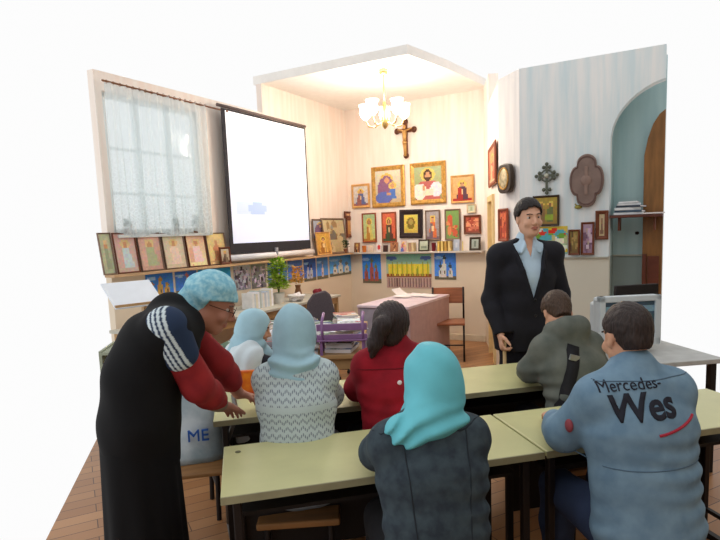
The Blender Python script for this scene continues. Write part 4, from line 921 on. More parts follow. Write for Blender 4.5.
        if paint is not None:
            C = paint(V); a = me.color_attributes.new('paint', 'FLOAT_COLOR', 'POINT'); a.data.foreach_set('color', np.concatenate([C, np.ones((len(C), 1))], 1).astype(np.float32).ravel())
        o = bpy.data.objects.new(name, me); COL.objects.link(o); o.parent = parent; return o
def A(*v): return np.array(v, float)
def rotm(yaw=0, pitch=0, roll=0):        # pitch > 0 looks down
    return np.array((Matrix.Rotation(yaw, 3, 'Z') @ Matrix.Rotation(-pitch, 3, 'X') @ Matrix.Rotation(roll, 3, 'Y')))
def lerp(a, b, t): return a+(b-a)*t
def head_prims(F, c, R, s=1., ears=True):
    P = lambda x, y, z: c+R@(A(x, y, z)*s)
    F.ell(P(0, -.012, .035), (.074*s, .094*s, .088*s), R, .02); F.ell(P(0, .022, -.03), (.058*s, .068*s, .082*s), R, .025)
    F.ell(P(0, .060, -.092), (.026*s, .022*s, .020*s), R, .025); F.cone(P(-.05, .0, -.05), P(-.018, .052, -.092), .018*s, .014*s, .03); F.cone(P(.05, .0, -.05), P(.018, .052, -.092), .018*s, .014*s, .03)
    F.cone(P(-.03, .082, .026), P(.03, .082, .026), .010*s, .010*s, .014)
    for q in (-1, 1): F.ell(P(q*.031, .092, .006), (.017*s, .012*s, .011*s), R, .010, True); F.ell(P(q*.040, .066, -.030), (.022*s, .018*s, .020*s), R, .02)
    F.cone(P(0, .088, .012), P(0, .108, -.028), .007*s, .012*s, .010); F.cone(P(-.011, .096, -.034), P(.011, .096, -.034), .008*s, .008*s, .006)
    F.ell(P(0, .088, -.056), (.024*s, .010*s, .006*s), R, .006); F.ell(P(0, .086, -.068), (.020*s, .010*s, .007*s), R, .006)
    F.cone(P(-.02, .099, -.0615), P(.02, .099, -.0615), .003*s, .003*s, .004, neg=True)
    if ears:
        for q in (-1, 1): F.ell(P(q*.076, -.006, -.004), (.011*s, .019*s, .031*s), R, .008); F.ell(P(q*.084, .0, -.002), (.006*s, .010*s, .018*s), R, .006, True)
def hand_prims(F, w, d, nrm, side, curl=.5, s=1., spread=.1):
    """w wrist, d direction of hand, nrm palm facing, side = towards the thumb"""
    d = d/np.linalg.norm(d); nrm = nrm-d*(nrm@d); nrm /= np.linalg.norm(nrm); t = np.cross(d, nrm); t = t if t@side > 0 else -t
    F.cone(w, w+d*.03*s, .026*s, .026*s, .02, nrm, .72); F.cone(w+d*.035*s, w+d*.075*s, .037*s, .040*s, .02, nrm, .40)
    for i, (o, L) in enumerate(((.028, .074), (.010, .083), (-.010, .077), (-.028, .060))):
        p = w+d*.080*s+t*o*s; dd = d+t*(o*spread*10); dd /= np.linalg.norm(dd); a = curl*.5
        for j, f in enumerate((.45, .30, .25)):
            e = dd*math.cos(a)+nrm*math.sin(a); q = p+e*L*f*s; F.cone(p, q, (.0092-.0008*j)*s, (.0085-.0008*j)*s, .004 if j else .008); p = q; a += curl*.85
    p = w+d*.022*s+t*.024*s; e = d*.62+t*.62+nrm*.45*(.4+curl); e /= np.linalg.norm(e); q = p+e*.040*s; F.cone(p, q, .014*s, .011*s, .012)
    e2 = d*.9+t*.25+nrm*.35*(.4+curl); e2 /= np.linalg.norm(e2); q2 = q+e2*.030*s; F.cone(q, q2, .0105*s, .0095*s, .005); F.cone(q2, q2+e2*.022*s, .0095*s, .0075*s, .004)
def body_prims(F, J, g=0., parts='thalf', k=.04):
    """t torso, h head and neck, a arms, l legs, f hands and feet; g inflates"""
    ax = J['shR']-J['shL']; ax = ax/np.linalg.norm(ax); wd = J.get('wide', 1.0); w = 1.42
    pel, wa, chs, nk = J['pelvis'], J['waist'], J['chest'], J['neck']
    if 't' in parts:
        F.cone(pel, wa, (.116*wd+g), (.100*wd+g), k, ax, w); F.cone(wa, chs, .100*wd+g, (.112*wd+g), k, ax, w)
        up = (nk-chs); F.cone(chs, chs+up*.55, .112*wd+g, .085*wd+g, k, ax, w)
        F.cone(J['shL'], J['shR'], .056*wd+g*.8, .056*wd+g*.8, k)
        F.cone(nk-up*.15, nk, .07+g, .056+g*.4, .04)
        F.cone(lerp(J['shL'], nk, .75), J['shL'], .05+g*.7, .05+g*.8, .04); F.cone(lerp(J['shR'], nk, .75), J['shR'], .05+g*.7, .05+g*.8, .04)
    if 'h' in parts: F.cone(nk-(chs-nk)*-.1, J['head']+J['R']@A(0, -.012, -.05), .054, .050, .02); head_prims(F, J['head'], J['R'], J.get('hs', 1.), J.get('ears', True))
    for s in 'LR':
        if 'a' in parts:
            F.cone(J['sh'+s], J['el'+s], .046*wd+g, .038+g, .03); F.cone(J['el'+s], lerp(J['el'+s], J['ha'+s], .35), .041+g, .040+g*.9, .02); F.cone(lerp(J['el'+s], J['ha'+s], .35), J['ha'+s], .040+g*.9, .026+g*.8, .02)
        if 'f' in parts: hand_prims(F, J['ha'+s], J['hd'+s], J['hn'+s], J['ht'+s], J.get('curl'+s, .5), J.get('hsz', 1.))
        if 'l' in parts: F.cone(J['hip'+s], J['kn'+s], .088*wd+g, .056+g, .04); F.cone(J['kn'+s], lerp(J['kn'+s], J['an'+s], .35), .056+g, .056+g, .03); F.cone(lerp(J['kn'+s], J['an'+s], .35), J['an'+s], .054+g, .036+g, .03)
        if 'f' in parts: F.cone(J['an'+s]+A(0, 0, -.03), J['to'+s], .034, .026, .02, A(0, 0, 1), .9)
def bounds(J, pad):
    P = np.array([v for k_, v in J.items() if isinstance(v, np.ndarray) and v.shape == (3,) and k_[:2] not in ('hd', 'hn', 'ht')]); return P.min(0)-pad, P.max(0)+pad
def seated(lean=.25, side=0., hs=1., wide=1., headpitch=.15, headyaw=0., twist=0., sit=.555, s=.97, headroll=0, elb=(.17, .13), hand=(.10, .38), deskz=.79, headf=.0, hd=.132):
    J = {'wide': wide, 'hs': hs}; d = A(side, math.sin(lean), math.cos(lean)); d /= np.linalg.norm(d); p = A(0, 0, sit)
    J['pelvis'] = p; J['waist'] = p+d*.18*s; d2 = A(side, math.sin(lean+.08), math.cos(lean+.08)); d2 /= np.linalg.norm(d2)
    J['chest'] = J['waist']+d2*.16*s; J['neck'] = J['chest']+d2*.185*s; sh = J['chest']+d2*.115*s
    r = rotm(twist)@A(.140*wide, 0, 0); J['shL'] = sh-r; J['shR'] = sh+r
    hdv = A(side*.5, math.sin(lean+headf), math.cos(lean+headf)); J['head'] = J['neck']+hdv*hd*s; J['R'] = rotm(headyaw, headpitch, headroll)
    for q, n in ((-1, 'L'), (1, 'R')):
        J['el'+n] = A(q*elb[0]+side*.25, sh[1]+elb[1], deskz+.06); J['ha'+n] = A(q*hand[0]+side*.25, sh[1]+hand[1], deskz)
        J['hd'+n] = A(-q*.35, 1, -.02); J['hn'+n] = A(0, 0, -1); J['ht'+n] = A(-q, 0, 0)
        J['hip'+n] = A(q*.085, .02, sit-.02); J['kn'+n] = A(q*.11, .42, .53); J['an'+n] = A(q*.12, .40, .085); J['to'+n] = A(q*.14, .53, .03)
    return J
def skin_paint(J, base=(206, 156, 128), lips=(176, 112, 98)):
    b = np.array(lin(base)); l = np.array(lin(lips)); hc, R, s = J['head'], J['R'], J.get('hs', 1.)
    def f(V):
        q = (V-hc)@R/s; m = ((q[:, 0]/.024)**2+((q[:, 2]+.0615)/.012)**2 < 1) & (q[:, 1] > .06); C = np.tile(b, (len(V), 1)); C[m] = l; return C
    return f
M_skin = paint_mat('skin', .55)
def face_bits(J, parent, brow=(50, 36, 30), iris=(70, 50, 36)):
    hc, R, s = J['head'], J['R'], J.get('hs', 1.); P = lambda x, y, z: Vector(hc+R@(A(x, y, z)*s))
    for q in (-1, 1):
        MB().ball(P(q*.031, .0685, .006), (.0122*s,)*3, 16, 10).build('eye', mat('eye_white', (190, 176, 168), .3), parent, smooth=True)
        MB().ball(P(q*.031, .0782, .006), (.0062*s, .0040*s, .0062*s), 12, 8).build('iris', mat('iris_%d' % iris[0], iris, .2), parent, smooth=True)
        MB().tube([P(q*.014, .0905, .026), P(q*.032, .089, .030), P(q*.048, .077, .027)], .0034*s, 6).build('eyebrow', mat('hair_%d' % brow[0], brow, .8), parent)
def noise3(X, Y, Z, f, ph=0): return np.sin(X*f+1.3*np.sin(Y*f*.8+ph)+ph)*np.sin(Z*f*1.1+1.1*np.sin(X*f*.7+ph*2))
def short_hair(J, parent, m, back=-.065, h=.005, thick=.010, front=.052, top=.062, fade=0):
    hc, R, s = J['head'], J['R'], J.get('hs', 1.); F = Field(hc-.17, hc+.17, h)
    P = lambda x, y, z: hc+R@(A(x, y, z)*s)
    F.ell(P(0, -.012, .038), ((.076+thick)*s, (.096+thick)*s, (.090+thick)*s), R, .01); F.cone(P(0, -.055, -.02), P(0, -.052, back), .052*s, .046*s, .02)
    def cut(X, Y, Z):
        q = np.stack([X-hc[0], Y-hc[1], Z-hc[2]], -1)@R/s; x, y, z = q[..., 0], q[..., 1], q[..., 2]
        face = np.minimum(y-(.018+.03*np.clip((z-.02)/.05, 0, 1)), -(z-top-.012*np.cos(x*38)*1.0+.004*np.sin(x*170))); bottom = back-z; ear = np.minimum(y+.030, -(z-.018))
        w_ = .0025*np.sin(x*260+3*np.sin(z*60))*np.sin(y*140)
        return np.maximum.reduce([face, bottom, ear])+w_
    F.fn(cut, 'cut'); F.fn(lambda X, Y, Z: .0022*np.sin(X*300+2*np.sin(Z*90))*np.sin(Z*60+Y*150))
    return F.mesh('hair', m, parent)
def hair_mat(name, c): return mat(name, c, .5, var=.35, scale=60, stretch=(3, 3, .4), bump=.4)
def cloth(name, c, **k): return mat(name, c, .85, **dict(dict(var=.12, scale=10, bump=.15), **k))
def place(root_key, J=None):
    pass
def wrinkle(amp, f, ph=0): return lambda X, Y, Z: amp*noise3(X, Y, Z, f, ph)
def folds(J, amp=.006, ph=0):          # crosswise creases of a jacket back and sleeves
    return lambda X, Y, Z: amp*.75*np.sin(Z*95+9*np.abs(X)+2.2*np.sin(X*13+ph)+1.5*np.sin(Y*17+ph))*np.clip(.5+.5*np.sin(X*9+Z*7+ph), 0, 1)*np.clip((J['chest'][2]+.06-Z)/.12, .12, 1)

def person(label, loc, rz, J, h=.0065, skin=(206, 156, 128), group=None):
    t = thing('person', label, 'person', loc, rz, group); lo, hi = bounds(J, .2); lo[2] = 0.001
    F = Field(lo, hi, h); body_prims(F, J, 0, 'thalf'); F.mesh('body', M_skin, t, skin_paint(J, skin)); return t
def trousers(J, t, m, g=.014, h=.009, top=None, name='trousers', seat=True):
    lo, hi = bounds(J, .22); lo[2] = .0; hi[2] = J['waist'][2]+.12; F = Field(lo, hi, h)
    ax = J['shR']-J['shL']; ax = ax/np.linalg.norm(ax); F.cone(J['pelvis'], lerp(J['pelvis'], J['waist'], .7), .116*J['wide']+g, .104*J['wide']+g, .04, ax, 1.42)
    body_prims(F, J, g, 'l'); F.fn(lambda X, Y, Z: .07-Z, 'cut'); F.fn(wrinkle(.004, 30)); return F.mesh(name, m, t)
def top_garment(J, t, m, name, g=.016, h=.0075, hem=None, cuff=.0, extra=None, fold=None, cutf=None):
    lo, hi = bounds(J, .24); lo[2] = J['pelvis'][2]-.16; F = Field(lo, hi, h); body_prims(F, J, g, 'ta')
    if extra: extra(F)
    if fold: F.fn(fold)
    hem = J['pelvis'][2]-.03 if hem is None else hem
    hs = [(J['ha'+s], (J['ha'+s]-J['el'+s])/np.linalg.norm(J['ha'+s]-J['el'+s])) for s in 'LR']
    def cut(X, Y, Z):
        r = hem-Z
        for p, d in hs:
            q = (X-p[0])*d[0]+(Y-p[1])*d[1]+(Z-p[2])*d[2]+cuff; near = .09-np.sqrt((X-p[0])**2+(Y-p[1])**2+(Z-p[2])**2); r = np.maximum(r, np.minimum(q, near))
        return r
    F.fn(cut, 'cut')
    if cutf: F.fn(cutf, 'cut')
    return F.mesh(name, m, t)
def shoes(J, t, m):
    for s in 'LR':
        a, b = J['an'+s]+A(0, 0, -.03), J['to'+s]; d = (b-a)/np.linalg.norm(b-a); lo = np.minimum(a, b)-.09; hi = np.maximum(a, b)+.09; lo[2] = .0
        F = Field(lo, hi, .006); F.cone(a-d*.03-A(0, 0, .01), b+d*.02, .040, .034, .02, A(0, 0, 1), 1.0); F.cone(a+A(0, 0, .03), a, .046, .042, .02); F.fn(lambda X, Y, Z: .004-Z, 'cut'); F.mesh('shoe', m, t)
def headscarf(J, t, m, h=.006, extra=None, open_=True, drape=None, fold=None, hang=.0, amp=.004, size=1.0, name='headscarf'):
    hc, R, s = J['head'], J['R'], J.get('hs', 1.)*size; P = lambda x, y, z: hc+R@(A(x, y, z)*s)
    lo = hc-A(.34, .3, .42); hi = hc+A(.34, .34, .22); F = Field(lo, hi, h)
    F.ell(P(0, -.014, .030), (.092*s, .114*s, .108*s), R, .02); F.ell(P(0, -.01, -.04), (.084*s, .095*s, .105*s), R, .04)
    if drape: drape(F, P)
    if open_:
        def cut(X, Y, Z):
            q = np.stack([X-hc[0], Y-hc[1], Z-hc[2]], -1)@R/s; x, y, z = q[..., 0], q[..., 1], q[..., 2]
            return .030-np.sqrt((np.maximum(np.abs(x)-.022, 0))**2+(np.maximum(np.abs(z+.015)-.048, 0))**2) if False else np.minimum(y-.030, .066-np.sqrt(x**2+((z+.018)*.78)**2))
        F.fn(cut, 'cut')
    if fold: F.fn(fold)
    return F.mesh(name, m, t)

# ---- woman in dark denim jacket and teal head scarf (nearest)
(x, y), rz = SEATS['teal']
J = seated(lean=.20, headpitch=.35, wide=.88, headyaw=.1, headf=.15, hs=.95, s=.885, sit=.55, elb=(.15, .14), deskz=.80); J['ears'] = False
J['head'] = J['head']+A(.028, 0, .0)
t = person('seated person in a teal head scarf and dark denim jacket, back turned', (x, y, 0), rz*1.0, J)
M_dd = cloth('dark_denim', (62, 76, 84), scale=24, var=.22, c2=(44, 54, 64))
def seam(F, J=J):
    pass
jk = top_garment(J, t, M_dd, 'denim_jacket', g=.020, fold=folds(J, .008), hem=.47)
trousers(J, t, cloth('black_cloth', (30, 30, 34))); shoes(J, t, mat('black_shoe', (30, 26, 26), .4))
def dr(F, P):
    n = J['neck']; F.cone(P(0, -.02, -.04), n+A(-.01, -.03, .0), .078, .082, .04); F.cone(n+A(-.02, -.05, .005), n+A(-.095, -.06, -.010), .068, .046, .04); F.cone(n+A(-.085, -.065, -.005), n+A(.05, -.06, .01), .042, .04, .03)
    F.cone(n+A(.02, -.03, .01), n+A(.075, -.03, .0), .066, .040, .04); F.cone(n+A(0, .05, 0), n+A(0, .10, -.04), .07, .05, .05)
M_teal2 = mat('teal_scarf', (104, 194, 208), .6, var=.08, scale=6, bump=.1)
headscarf(J, t, M_teal2, size=1.02, drape=dr, fold=lambda X, Y, Z: .0085*np.sin((Z*1.0-X*.40+9*(X-J['head'][0])**2*.25)*105+1.6*np.sin(X*16)+1.2*np.sin(Y*12))*np.clip((J['head'][2]-.02-Z)/.07, 0, 1)+.003*np.sin(X*48+Z*40+2*np.sin(Z*20)))
# raised seams on the jacket back
def on_back(obj, pts, r, name, m, off=.001):
    bv = BVHTree.FromObject(obj, bpy.context.evaluated_depsgraph_get()); out = []
    for (px_, pz_) in pts:
        hit = bv.ray_cast(Vector((px_, -1.5, pz_)), Vector((0, 1, 0)))
        if hit[0]: out.append(hit[0]+Vector((0, -off, 0)))
    return MB().tube(out, r, 6).build(name, m, obj.parent) if len(out) > 1 else None
M_seam = mat('dark_seam', (36, 44, 52), .8)
on_back(jk, [(-.20+i*.02, 1.0-.01*math.sin(i)) for i in range(21)], .0025, 'yoke_seam', M_seam, 0)
for sx in (-.1, .1): on_back(jk, [(sx*(1-i*.02), .99-i*.03) for i in range(14)], .0025, 'back_seam', M_seam, 0)

# ---- woman in white knitted sweater, pale blue scarf
def knit_mat():
    m = bpy.data.materials.new('openwork_knit'); m.use_nodes = True; nt = m.node_tree; b = nt.nodes['Principled BSDF']; b.inputs['Roughness'].default_value = .9; b.inputs['Specular IOR Level'].default_value = .1
    def N(op, a, c=None, d=None):
        n = nt.nodes.new('ShaderNodeMath'); n.operation = op
        for i, v in enumerate((a, c, d)):
            if v is None: continue
            if isinstance(v, (int, float)): n.inputs[i].default_value = v
            else: nt.links.new(v, n.inputs[i])
        return n.outputs[0]
    tc = nt.nodes.new('ShaderNodeTexCoord'); sp = nt.nodes.new('ShaderNodeSeparateXYZ'); nt.links.new(tc.outputs['Object'], sp.inputs[0]); X, Z = sp.outputs[0], sp.outputs[2]
    zig = N('PINGPONG', X, .016); row = N('FRACT', N('MULTIPLY', N('ADD', Z, N('MULTIPLY', zig, 1.1)), 34.))
    line = N('LESS_THAN', N('ABSOLUTE', N('SUBTRACT', row, .5)), .20)
    dots = N('GREATER_THAN', N('SINE', N('MULTIPLY', X, 800.)), -.2)
    b1 = N('GREATER_THAN', N('SINE', N('MULTIPLY', Z, 34.)), -.90)
    hem = N('GREATER_THAN', Z, .60)
    f = N('MULTIPLY', N('MULTIPLY', line, dots), N('MULTIPLY', b1, hem))
    mx = nt.nodes.new('ShaderNodeMix'); mx.data_type = 'RGBA'; mx.inputs[6].default_value = (*lin((192, 206, 208)), 1); mx.inputs[7].default_value = (*lin((128, 138, 150)), 1)
    nt.links.new(f, mx.inputs[0]); nt.links.new(mx.outputs[2], b.inputs['Base Color'])
    bp = nt.nodes.new('ShaderNodeBump'); bp.invert = True; bp.inputs['Strength'].default_value = .6; bp.inputs['Distance'].default_value = .006; nt.links.new(f, bp.inputs['Height']); nt.links.new(bp.outputs[0], b.inputs['Normal']); return m
(x, y), rz = SEATS['sweater']
J = seated(lean=.16, headpitch=.3, wide=.84, headf=.12, s=.95, hs=.99, elb=(.145, .15)); J['ears'] = False
t = person('seated person in white openwork knitted sweater and pale blue scarf, back turned', (x, y, 0), rz, J)
sw = top_garment(J, t, knit_mat(), 'sweater', g=.020, fold=wrinkle(.003, 22), hem=.50)
on_back(sw, [(-.19+i*.02, .60) for i in range(20)], .012, 'sweater_hem', mat('sweater_rib', (196, 212, 214), .9), -.006)
trousers(J, t, cloth('grey_skirt', (150, 160, 170)), g=.03, name='skirt'); shoes(J, t, _M['black_shoe'])
def dr(F, P):
    n = J['neck']; F.cone(P(0, -.02, -.04), n+A(0, -.03, .01), .078, .076, .04); F.cone(n+A(-.06, -.035, .0), n+A(.06, -.035, .0), .052, .052, .04); F.cone(n+A(0, -.05, -.01), n+A(.01, -.06, -.045), .058, .040, .04, A(1, 0, 0), 1.6); F.cone(n+A(0, .05, 0), n+A(0, .10, -.06), .06, .05, .05)
M_pb = mat('pale_blue_scarf', (160, 196, 210), .7, var=.08, scale=8, bump=.1)
headscarf(J, t, M_pb, drape=dr, fold=lambda X, Y, Z: .0075*np.sin(Z*100-260*X*X+1.5*np.sin(Y*14)+.8*np.sin(X*30))*np.clip((J['head'][2]-.03-Z)/.06, 0, 1)+.0028*np.sin(X*55+Z*30+2*np.sin(Z*18)))

# ---- girl in red jacket with dark ponytail
(x, y), rz = SEATS['red']
J = seated(lean=.16, headpitch=.15, wide=.92, sit=.555, s=.96, hs=.92, hd=.10, elb=(.16, .12), headyaw=-.35, headf=.05)
t = person('seated person seen from behind in a red jacket with a dark ponytail', (x, y, 0), rz, J)
rj = top_garment(J, t, cloth('red_cloth', (160, 22, 40), c2=(128, 14, 30)), 'red_jacket', g=.024, fold=folds(J, .006, 2), hem=.46, extra=lambda F: F.cone(J['neck']+A(0, -.01, -.02), J['neck']+A(0, 0, .045), .078, .066, .03))
on_back(rj, [(-.19+i*.02, .985) for i in range(20)], .003, 'yoke_seam', mat('dark_red_seam', (110, 10, 24), .8), 0)
bv = BVHTree.FromObject(rj, bpy.context.evaluated_depsgraph_get()); hit = bv.ray_cast(Vector((-.02, -1, .93)), Vector((0, 1, 0)))
if hit[0]: MB().ball(hit[0], (.011, .006, .011)).build('button', mat('white_button', (236, 226, 226), .3), t, smooth=True)
trousers(J, t, cloth('dark_trousers', (40, 42, 52))); shoes(J, t, _M['black_shoe'])
M_h1 = hair_mat('black_brown_hair', (46, 34, 34))
hc, R = J['head'], J['R']; P = lambda a, b, c: hc+R@A(a, b, c)
F = Field(hc-A(.2, .24, .36), hc+.18, .005); F.ell(P(0, -.012, .036), (.088, .108, .102), R, .02); F.cone(P(0, -.06, .03), P(-.0, -.07, -.03), .062, .052, .03)
F.cone(P(-.01, -.11, .045), P(-.03, -.145, .02), .032, .038, .02); F.cone(P(-.03, -.145, .02), P(-.065, -.14, -.06), .040, .034, .02); F.cone(P(-.065, -.14, -.06), P(-.08, -.125, -.115), .034, .014, .02)
def cut(X, Y, Z):
    q = np.stack([X-hc[0], Y-hc[1], Z-hc[2]], -1)@R; return np.minimum(q[..., 1]-.03, .07-q[..., 2])
F.fn(cut, 'cut'); F.fn(lambda X, Y, Z: .002*np.sin(X*320+2*np.sin(Z*50))); F.mesh('hair', M_h1, t)
MB().lathe([(.028, 0), (.034, .008), (.028, .016)], tuple(P(-.015, -.118, .035)), 14).build('hair_band', mat('dark_band', (30, 26, 40), .6), t)
face_bits(J, t)

# ---- man in green hooded jacket with dark strap
(x, y), rz = SEATS['hood']
J = seated(lean=.36, headpitch=.75, wide=.88, headf=.25, s=.98, hs=.92, elb=(.19, .04), hand=(.10, .26), headyaw=-.1)
t = person('seated person bent forward in grey green hooded jacket with dark strap', (x, y, 0), rz, J)
M_gr = cloth('olive_grey_cloth', (108, 112, 104), c2=(88, 94, 88))
def hood(F):
    n = J['neck']; F.cone(n+A(-.075, -.02, .03), n+A(-.03, -.085, .055), .05, .058, .02); F.cone(n+A(.075, -.02, .03), n+A(.03, -.085, .055), .05, .058, .02); F.cone(n+A(-.03, -.08, .05), n+A(.03, -.08, .05), .058, .058, .02); F.cone(n+A(0, -.085, .02), n+A(.01, -.11, -.075), .055, .035, .02, A(1, 0, 0), 1.5); F.cone(n+A(-.075, -.02, .03), n+A(-.06, .07, .0), .04, .03, .02); F.cone(n+A(.075, -.02, .03), n+A(.06, .07, .0), .04, .03, .02)
gj = top_garment(J, t, M_gr, 'hooded_jacket', g=.026, fold=folds(J, .006, 4), hem=.47, extra=hood)
trousers(J, t, _M['dark_trousers'] if 0 else cloth('dark_trousers', (40, 42, 52))); shoes(J, t, _M['black_shoe'])
short_hair(J, t, hair_mat('brown_hair', (70, 52, 40))); face_bits(J, t)
bv = BVHTree.FromObject(gj, bpy.context.evaluated_depsgraph_get())
def strap_on(bv, pts, wdt, name, m, parent, off=.006):
    b = MB(); prev = None
    for i, (px_, pz_) in enumerate(pts):
        hh = []
        for s in (-1, 1):
            q = Vector(pts[min(i+1, len(pts)-1)])-Vector(pts[max(i-1, 0)]); q = Vector((-q.y, q.x)).normalized()*s*wdt/2
            r = bv.ray_cast(Vector((px_+q.x, -1.5, pz_+q.y)), Vector((0, 1, 0)))
            hh.append(r[0])
        if None in hh: prev = None; continue
        vs_ = [b.b.verts.new(hh[0]+Vector((0, -off, 0))), b.b.verts.new(hh[1]+Vector((0, -off, 0)))]
        if prev: b.b.faces.new((prev[0], prev[1], vs_[1], vs_[0]))
        prev = vs_
    o = b.build(name, m, parent, smooth=True); o.modifiers.new('t', 'SOLIDIFY').thickness = .004; return o
strap_on(bv, [(-.22+.19*(i/18), .48+.52*(i/18)) for i in range(19)], .055, 'shoulder_strap', mat('dark_strap', (26, 26, 30), .7), t)
r = bv.ray_cast(Vector((-.05, -1.5, .945)), Vector((0, 1, 0)))
if r[0]: MB().box(r[0]+Vector((0, -.012, 0)), (.055, .008, .03), Matrix.Rotation(.3, 4, 'Y')).build('strap_buckle', mat('steel_buckle', (170, 174, 170), .3, .8), t, bevel=.003)

# ---- man in light blue denim jacket with lettering
(x, y), rz = SEATS['denim']
J = seated(lean=.14, headpitch=.22, wide=1.0, hs=.97, headf=.12, s=1.0, elb=(.215, .10))
t = person('seated person seen from behind in a light blue denim jacket with black lettering', (x, y, 0), rz, J)
M_ld = cloth('light_denim', (122, 152, 174), c2=(104, 134, 158), scale=16)
dj = top_garment(J, t, M_ld, 'denim_jacket', g=.028, fold=folds(J, .006, 1), hem=.46, extra=lambda F: F.cone(J['neck']+A(0, -.01, -.03), J['neck']+A(0, 0, .035), .082, .072, .03))
trousers(J, t, cloth('blue_jeans', (50, 62, 90))); shoes(J, t, _M['black_shoe'])
short_hair(J, t, hair_mat('dark_short_hair', (50, 40, 38)), thick=.005, back=-.045); face_bits(J, t)
dg = bpy.context.evaluated_depsgraph_get(); bv = BVHTree.FromObject(dj, dg)
def back_text(s, size, x0, z0, m, name, rot=0, shear=0, bold=0, off=.003):
    o = text_mesh(s, size, name, m, t, .0, bold, shear); b = bmesh.new(); b.from_mesh(o.data)
    bmesh.ops.triangulate(b, faces=b.faces); bmesh.ops.subdivide_edges(b, edges=b.edges, cuts=2, use_grid_fill=True)
    for v in b.verts:
        px_ = x0+v.co.x*math.cos(rot)-v.co.y*math.sin(rot); pz_ = z0+v.co.x*math.sin(rot)+v.co.y*math.cos(rot)
        r = bv.ray_cast(Vector((px_, -1.5, pz_)), Vector((0, 1, 0))); yy = r[0].y if r[0] else -.1
        v.co = Vector((px_, yy-off, pz_))
    b.to_mesh(o.data); b.free(); o.modifiers.new('t', 'SOLIDIFY').thickness = .002
M_ink = mat('black_print', (30, 32, 44), .7)
back_text('Mercedes-', .050, -.185, 1.045, M_ink, 'back_lettering', .05, .1, 0)
back_text('Wes', .116, -.165, .955, M_ink, 'back_lettering', .06, .15, .003)
on_back(dj, [(-.03+i*.02, .915+.04*(i/8)**1.4) for i in range(9)], .005, 'red_underline', mat('red_print', (170, 40, 60), .7))
on_back(dj, [(-.24+i*.02, 1.075) for i in range(25)], .0025, 'yoke_seam', mat('denim_seam', (84, 108, 128), .8), 0)
on_back(dj, [(-.24+i*.02, .80) for i in range(25)], .0025, 'back_seam', _M['denim_seam'], 0)
# sleeve badge
MB().ball(lerp(J['shL'], J['elL'], .62)+A(-.055, -.045, 0), (.012, .02, .024)).build('sleeve_badge', mat('badge_red', (150, 70, 80), .7), t, smooth=True)

# ---- girl at the back left with pale blue scarf and white shawl, turned to the right
(x, y), rz = SEATS['girl']
J = seated(lean=.24, headpitch=.25, wide=.80, s=.84, sit=.53, hs=.88, headf=.1, headyaw=-.15, hand=(.12, .34)); J['ears'] = False
t = person('seated person turned right in pale blue head scarf and long white shawl', (x, y, 0), rz, J)
top_garment(J, t, cloth('black_knit', (36, 36, 44)), 'sweater', g=.016, fold=wrinkle(.004, 25))
trousers(J, t, cloth('black_cloth', (30, 30, 34)), g=.03, name='skirt'); shoes(J, t, _M['black_shoe'])
def dr(F, P):
    n = J['neck']; F.cone(P(0, -.03, -.06), n+A(0, -.04, -.02), .08, .09, .05); F.cone(n+A(0, .02, -.01), n+A(0, .09, -.07), .08, .055, .05)
headscarf(J, t, M_pb, drape=dr, fold=lambda X, Y, Z: .0035*np.sin(Z*80+X*30+1.5*np.sin(Y*14))*np.clip((J['head'][2]+.02-Z)/.06, .2, 1))
face_bits(J, t, (90, 70, 56))
n_ = J['neck']; F = Field(n_-A(.34, .32, .60), n_+A(.34, .3, .12), .008); body_prims(F, J, .034, 't')
F.cone(J['shR']+A(.0, -.03, 0), J['shR']+A(.02, -.06, -.42), .085, .10, .05, A(0, 0, 1), 1); F.cone(J['shL']+A(0, -.03, 0), J['chest']+A(-.08, -.09, -.25), .075, .09, .05)
F.fn(lambda X, Y, Z: .006*np.sin(X*60+Y*45+1.5*np.sin(Z*9))); F.fn(lambda X, Y, Z: (n_[2]-.50)-Z, 'cut'); F.fn(lambda X, Y, Z: np.minimum(Y-n_[1]-.05, 1), 'cut')
F.mesh('shawl', cloth('white_shawl', (206, 218, 224), var=.05), t)

# ---- standing man in a black suit
J = {'wide': .98, 'hs': 1.0}
J['pelvis'] = A(0, 0, .94); J['waist'] = A(0, .01, 1.10); J['chest'] = A(0, .0, 1.27); J['neck'] = A(0, -.01, 1.475); J['shL'] = A(-.182, -.01, 1.418); J['shR'] = A(.182, -.01, 1.418)
J['head'] = A(-.012, .02, 1.655); J['R'] = rotm(.05, .02, .04)
# facing the camera: local +x is photo left
J['elR'] = A(.235, -.03, 1.13); J['haR'] = A(.215, .10, .915); J['hdR'] = A(-.02, .30, -1); J['hnR'] = A(-.9, .2, 0); J['htR'] = A(0, 1, 0); J['curlR'] = 1.05
J['elL'] = A(-.255, -.04, 1.14); J['haL'] = A(-.235, .05, .90); J['hdL'] = A(0, .1, -1); J['hnL'] = A(1, 0, 0); J['htL'] = A(0, 1, 0); J['curlL'] = .5
for q, s in ((-1, 'L'), (1, 'R')): J['hip'+s] = A(q*.09, 0, .90); J['kn'+s] = A(q*.11, .02, .49); J['an'+s] = A(q*.12, -.02, .085); J['to'+s] = A(q*.15, .13, .03)
t = person('standing smiling person in black suit and pale blue shirt', (.985, 3.74, 0), PI+.10, J, h=.0052, skin=(216, 168, 142))
M_suit = mat('black_suit', (26, 26, 34), .8, var=.1, scale=20, bump=.05)
def vcut(X, Y, Z):
    wv = np.clip((Z-1.13)/.30, 0, 1.2)*.085; return np.minimum(np.minimum(Y-.03, wv-np.abs(X)), 1)
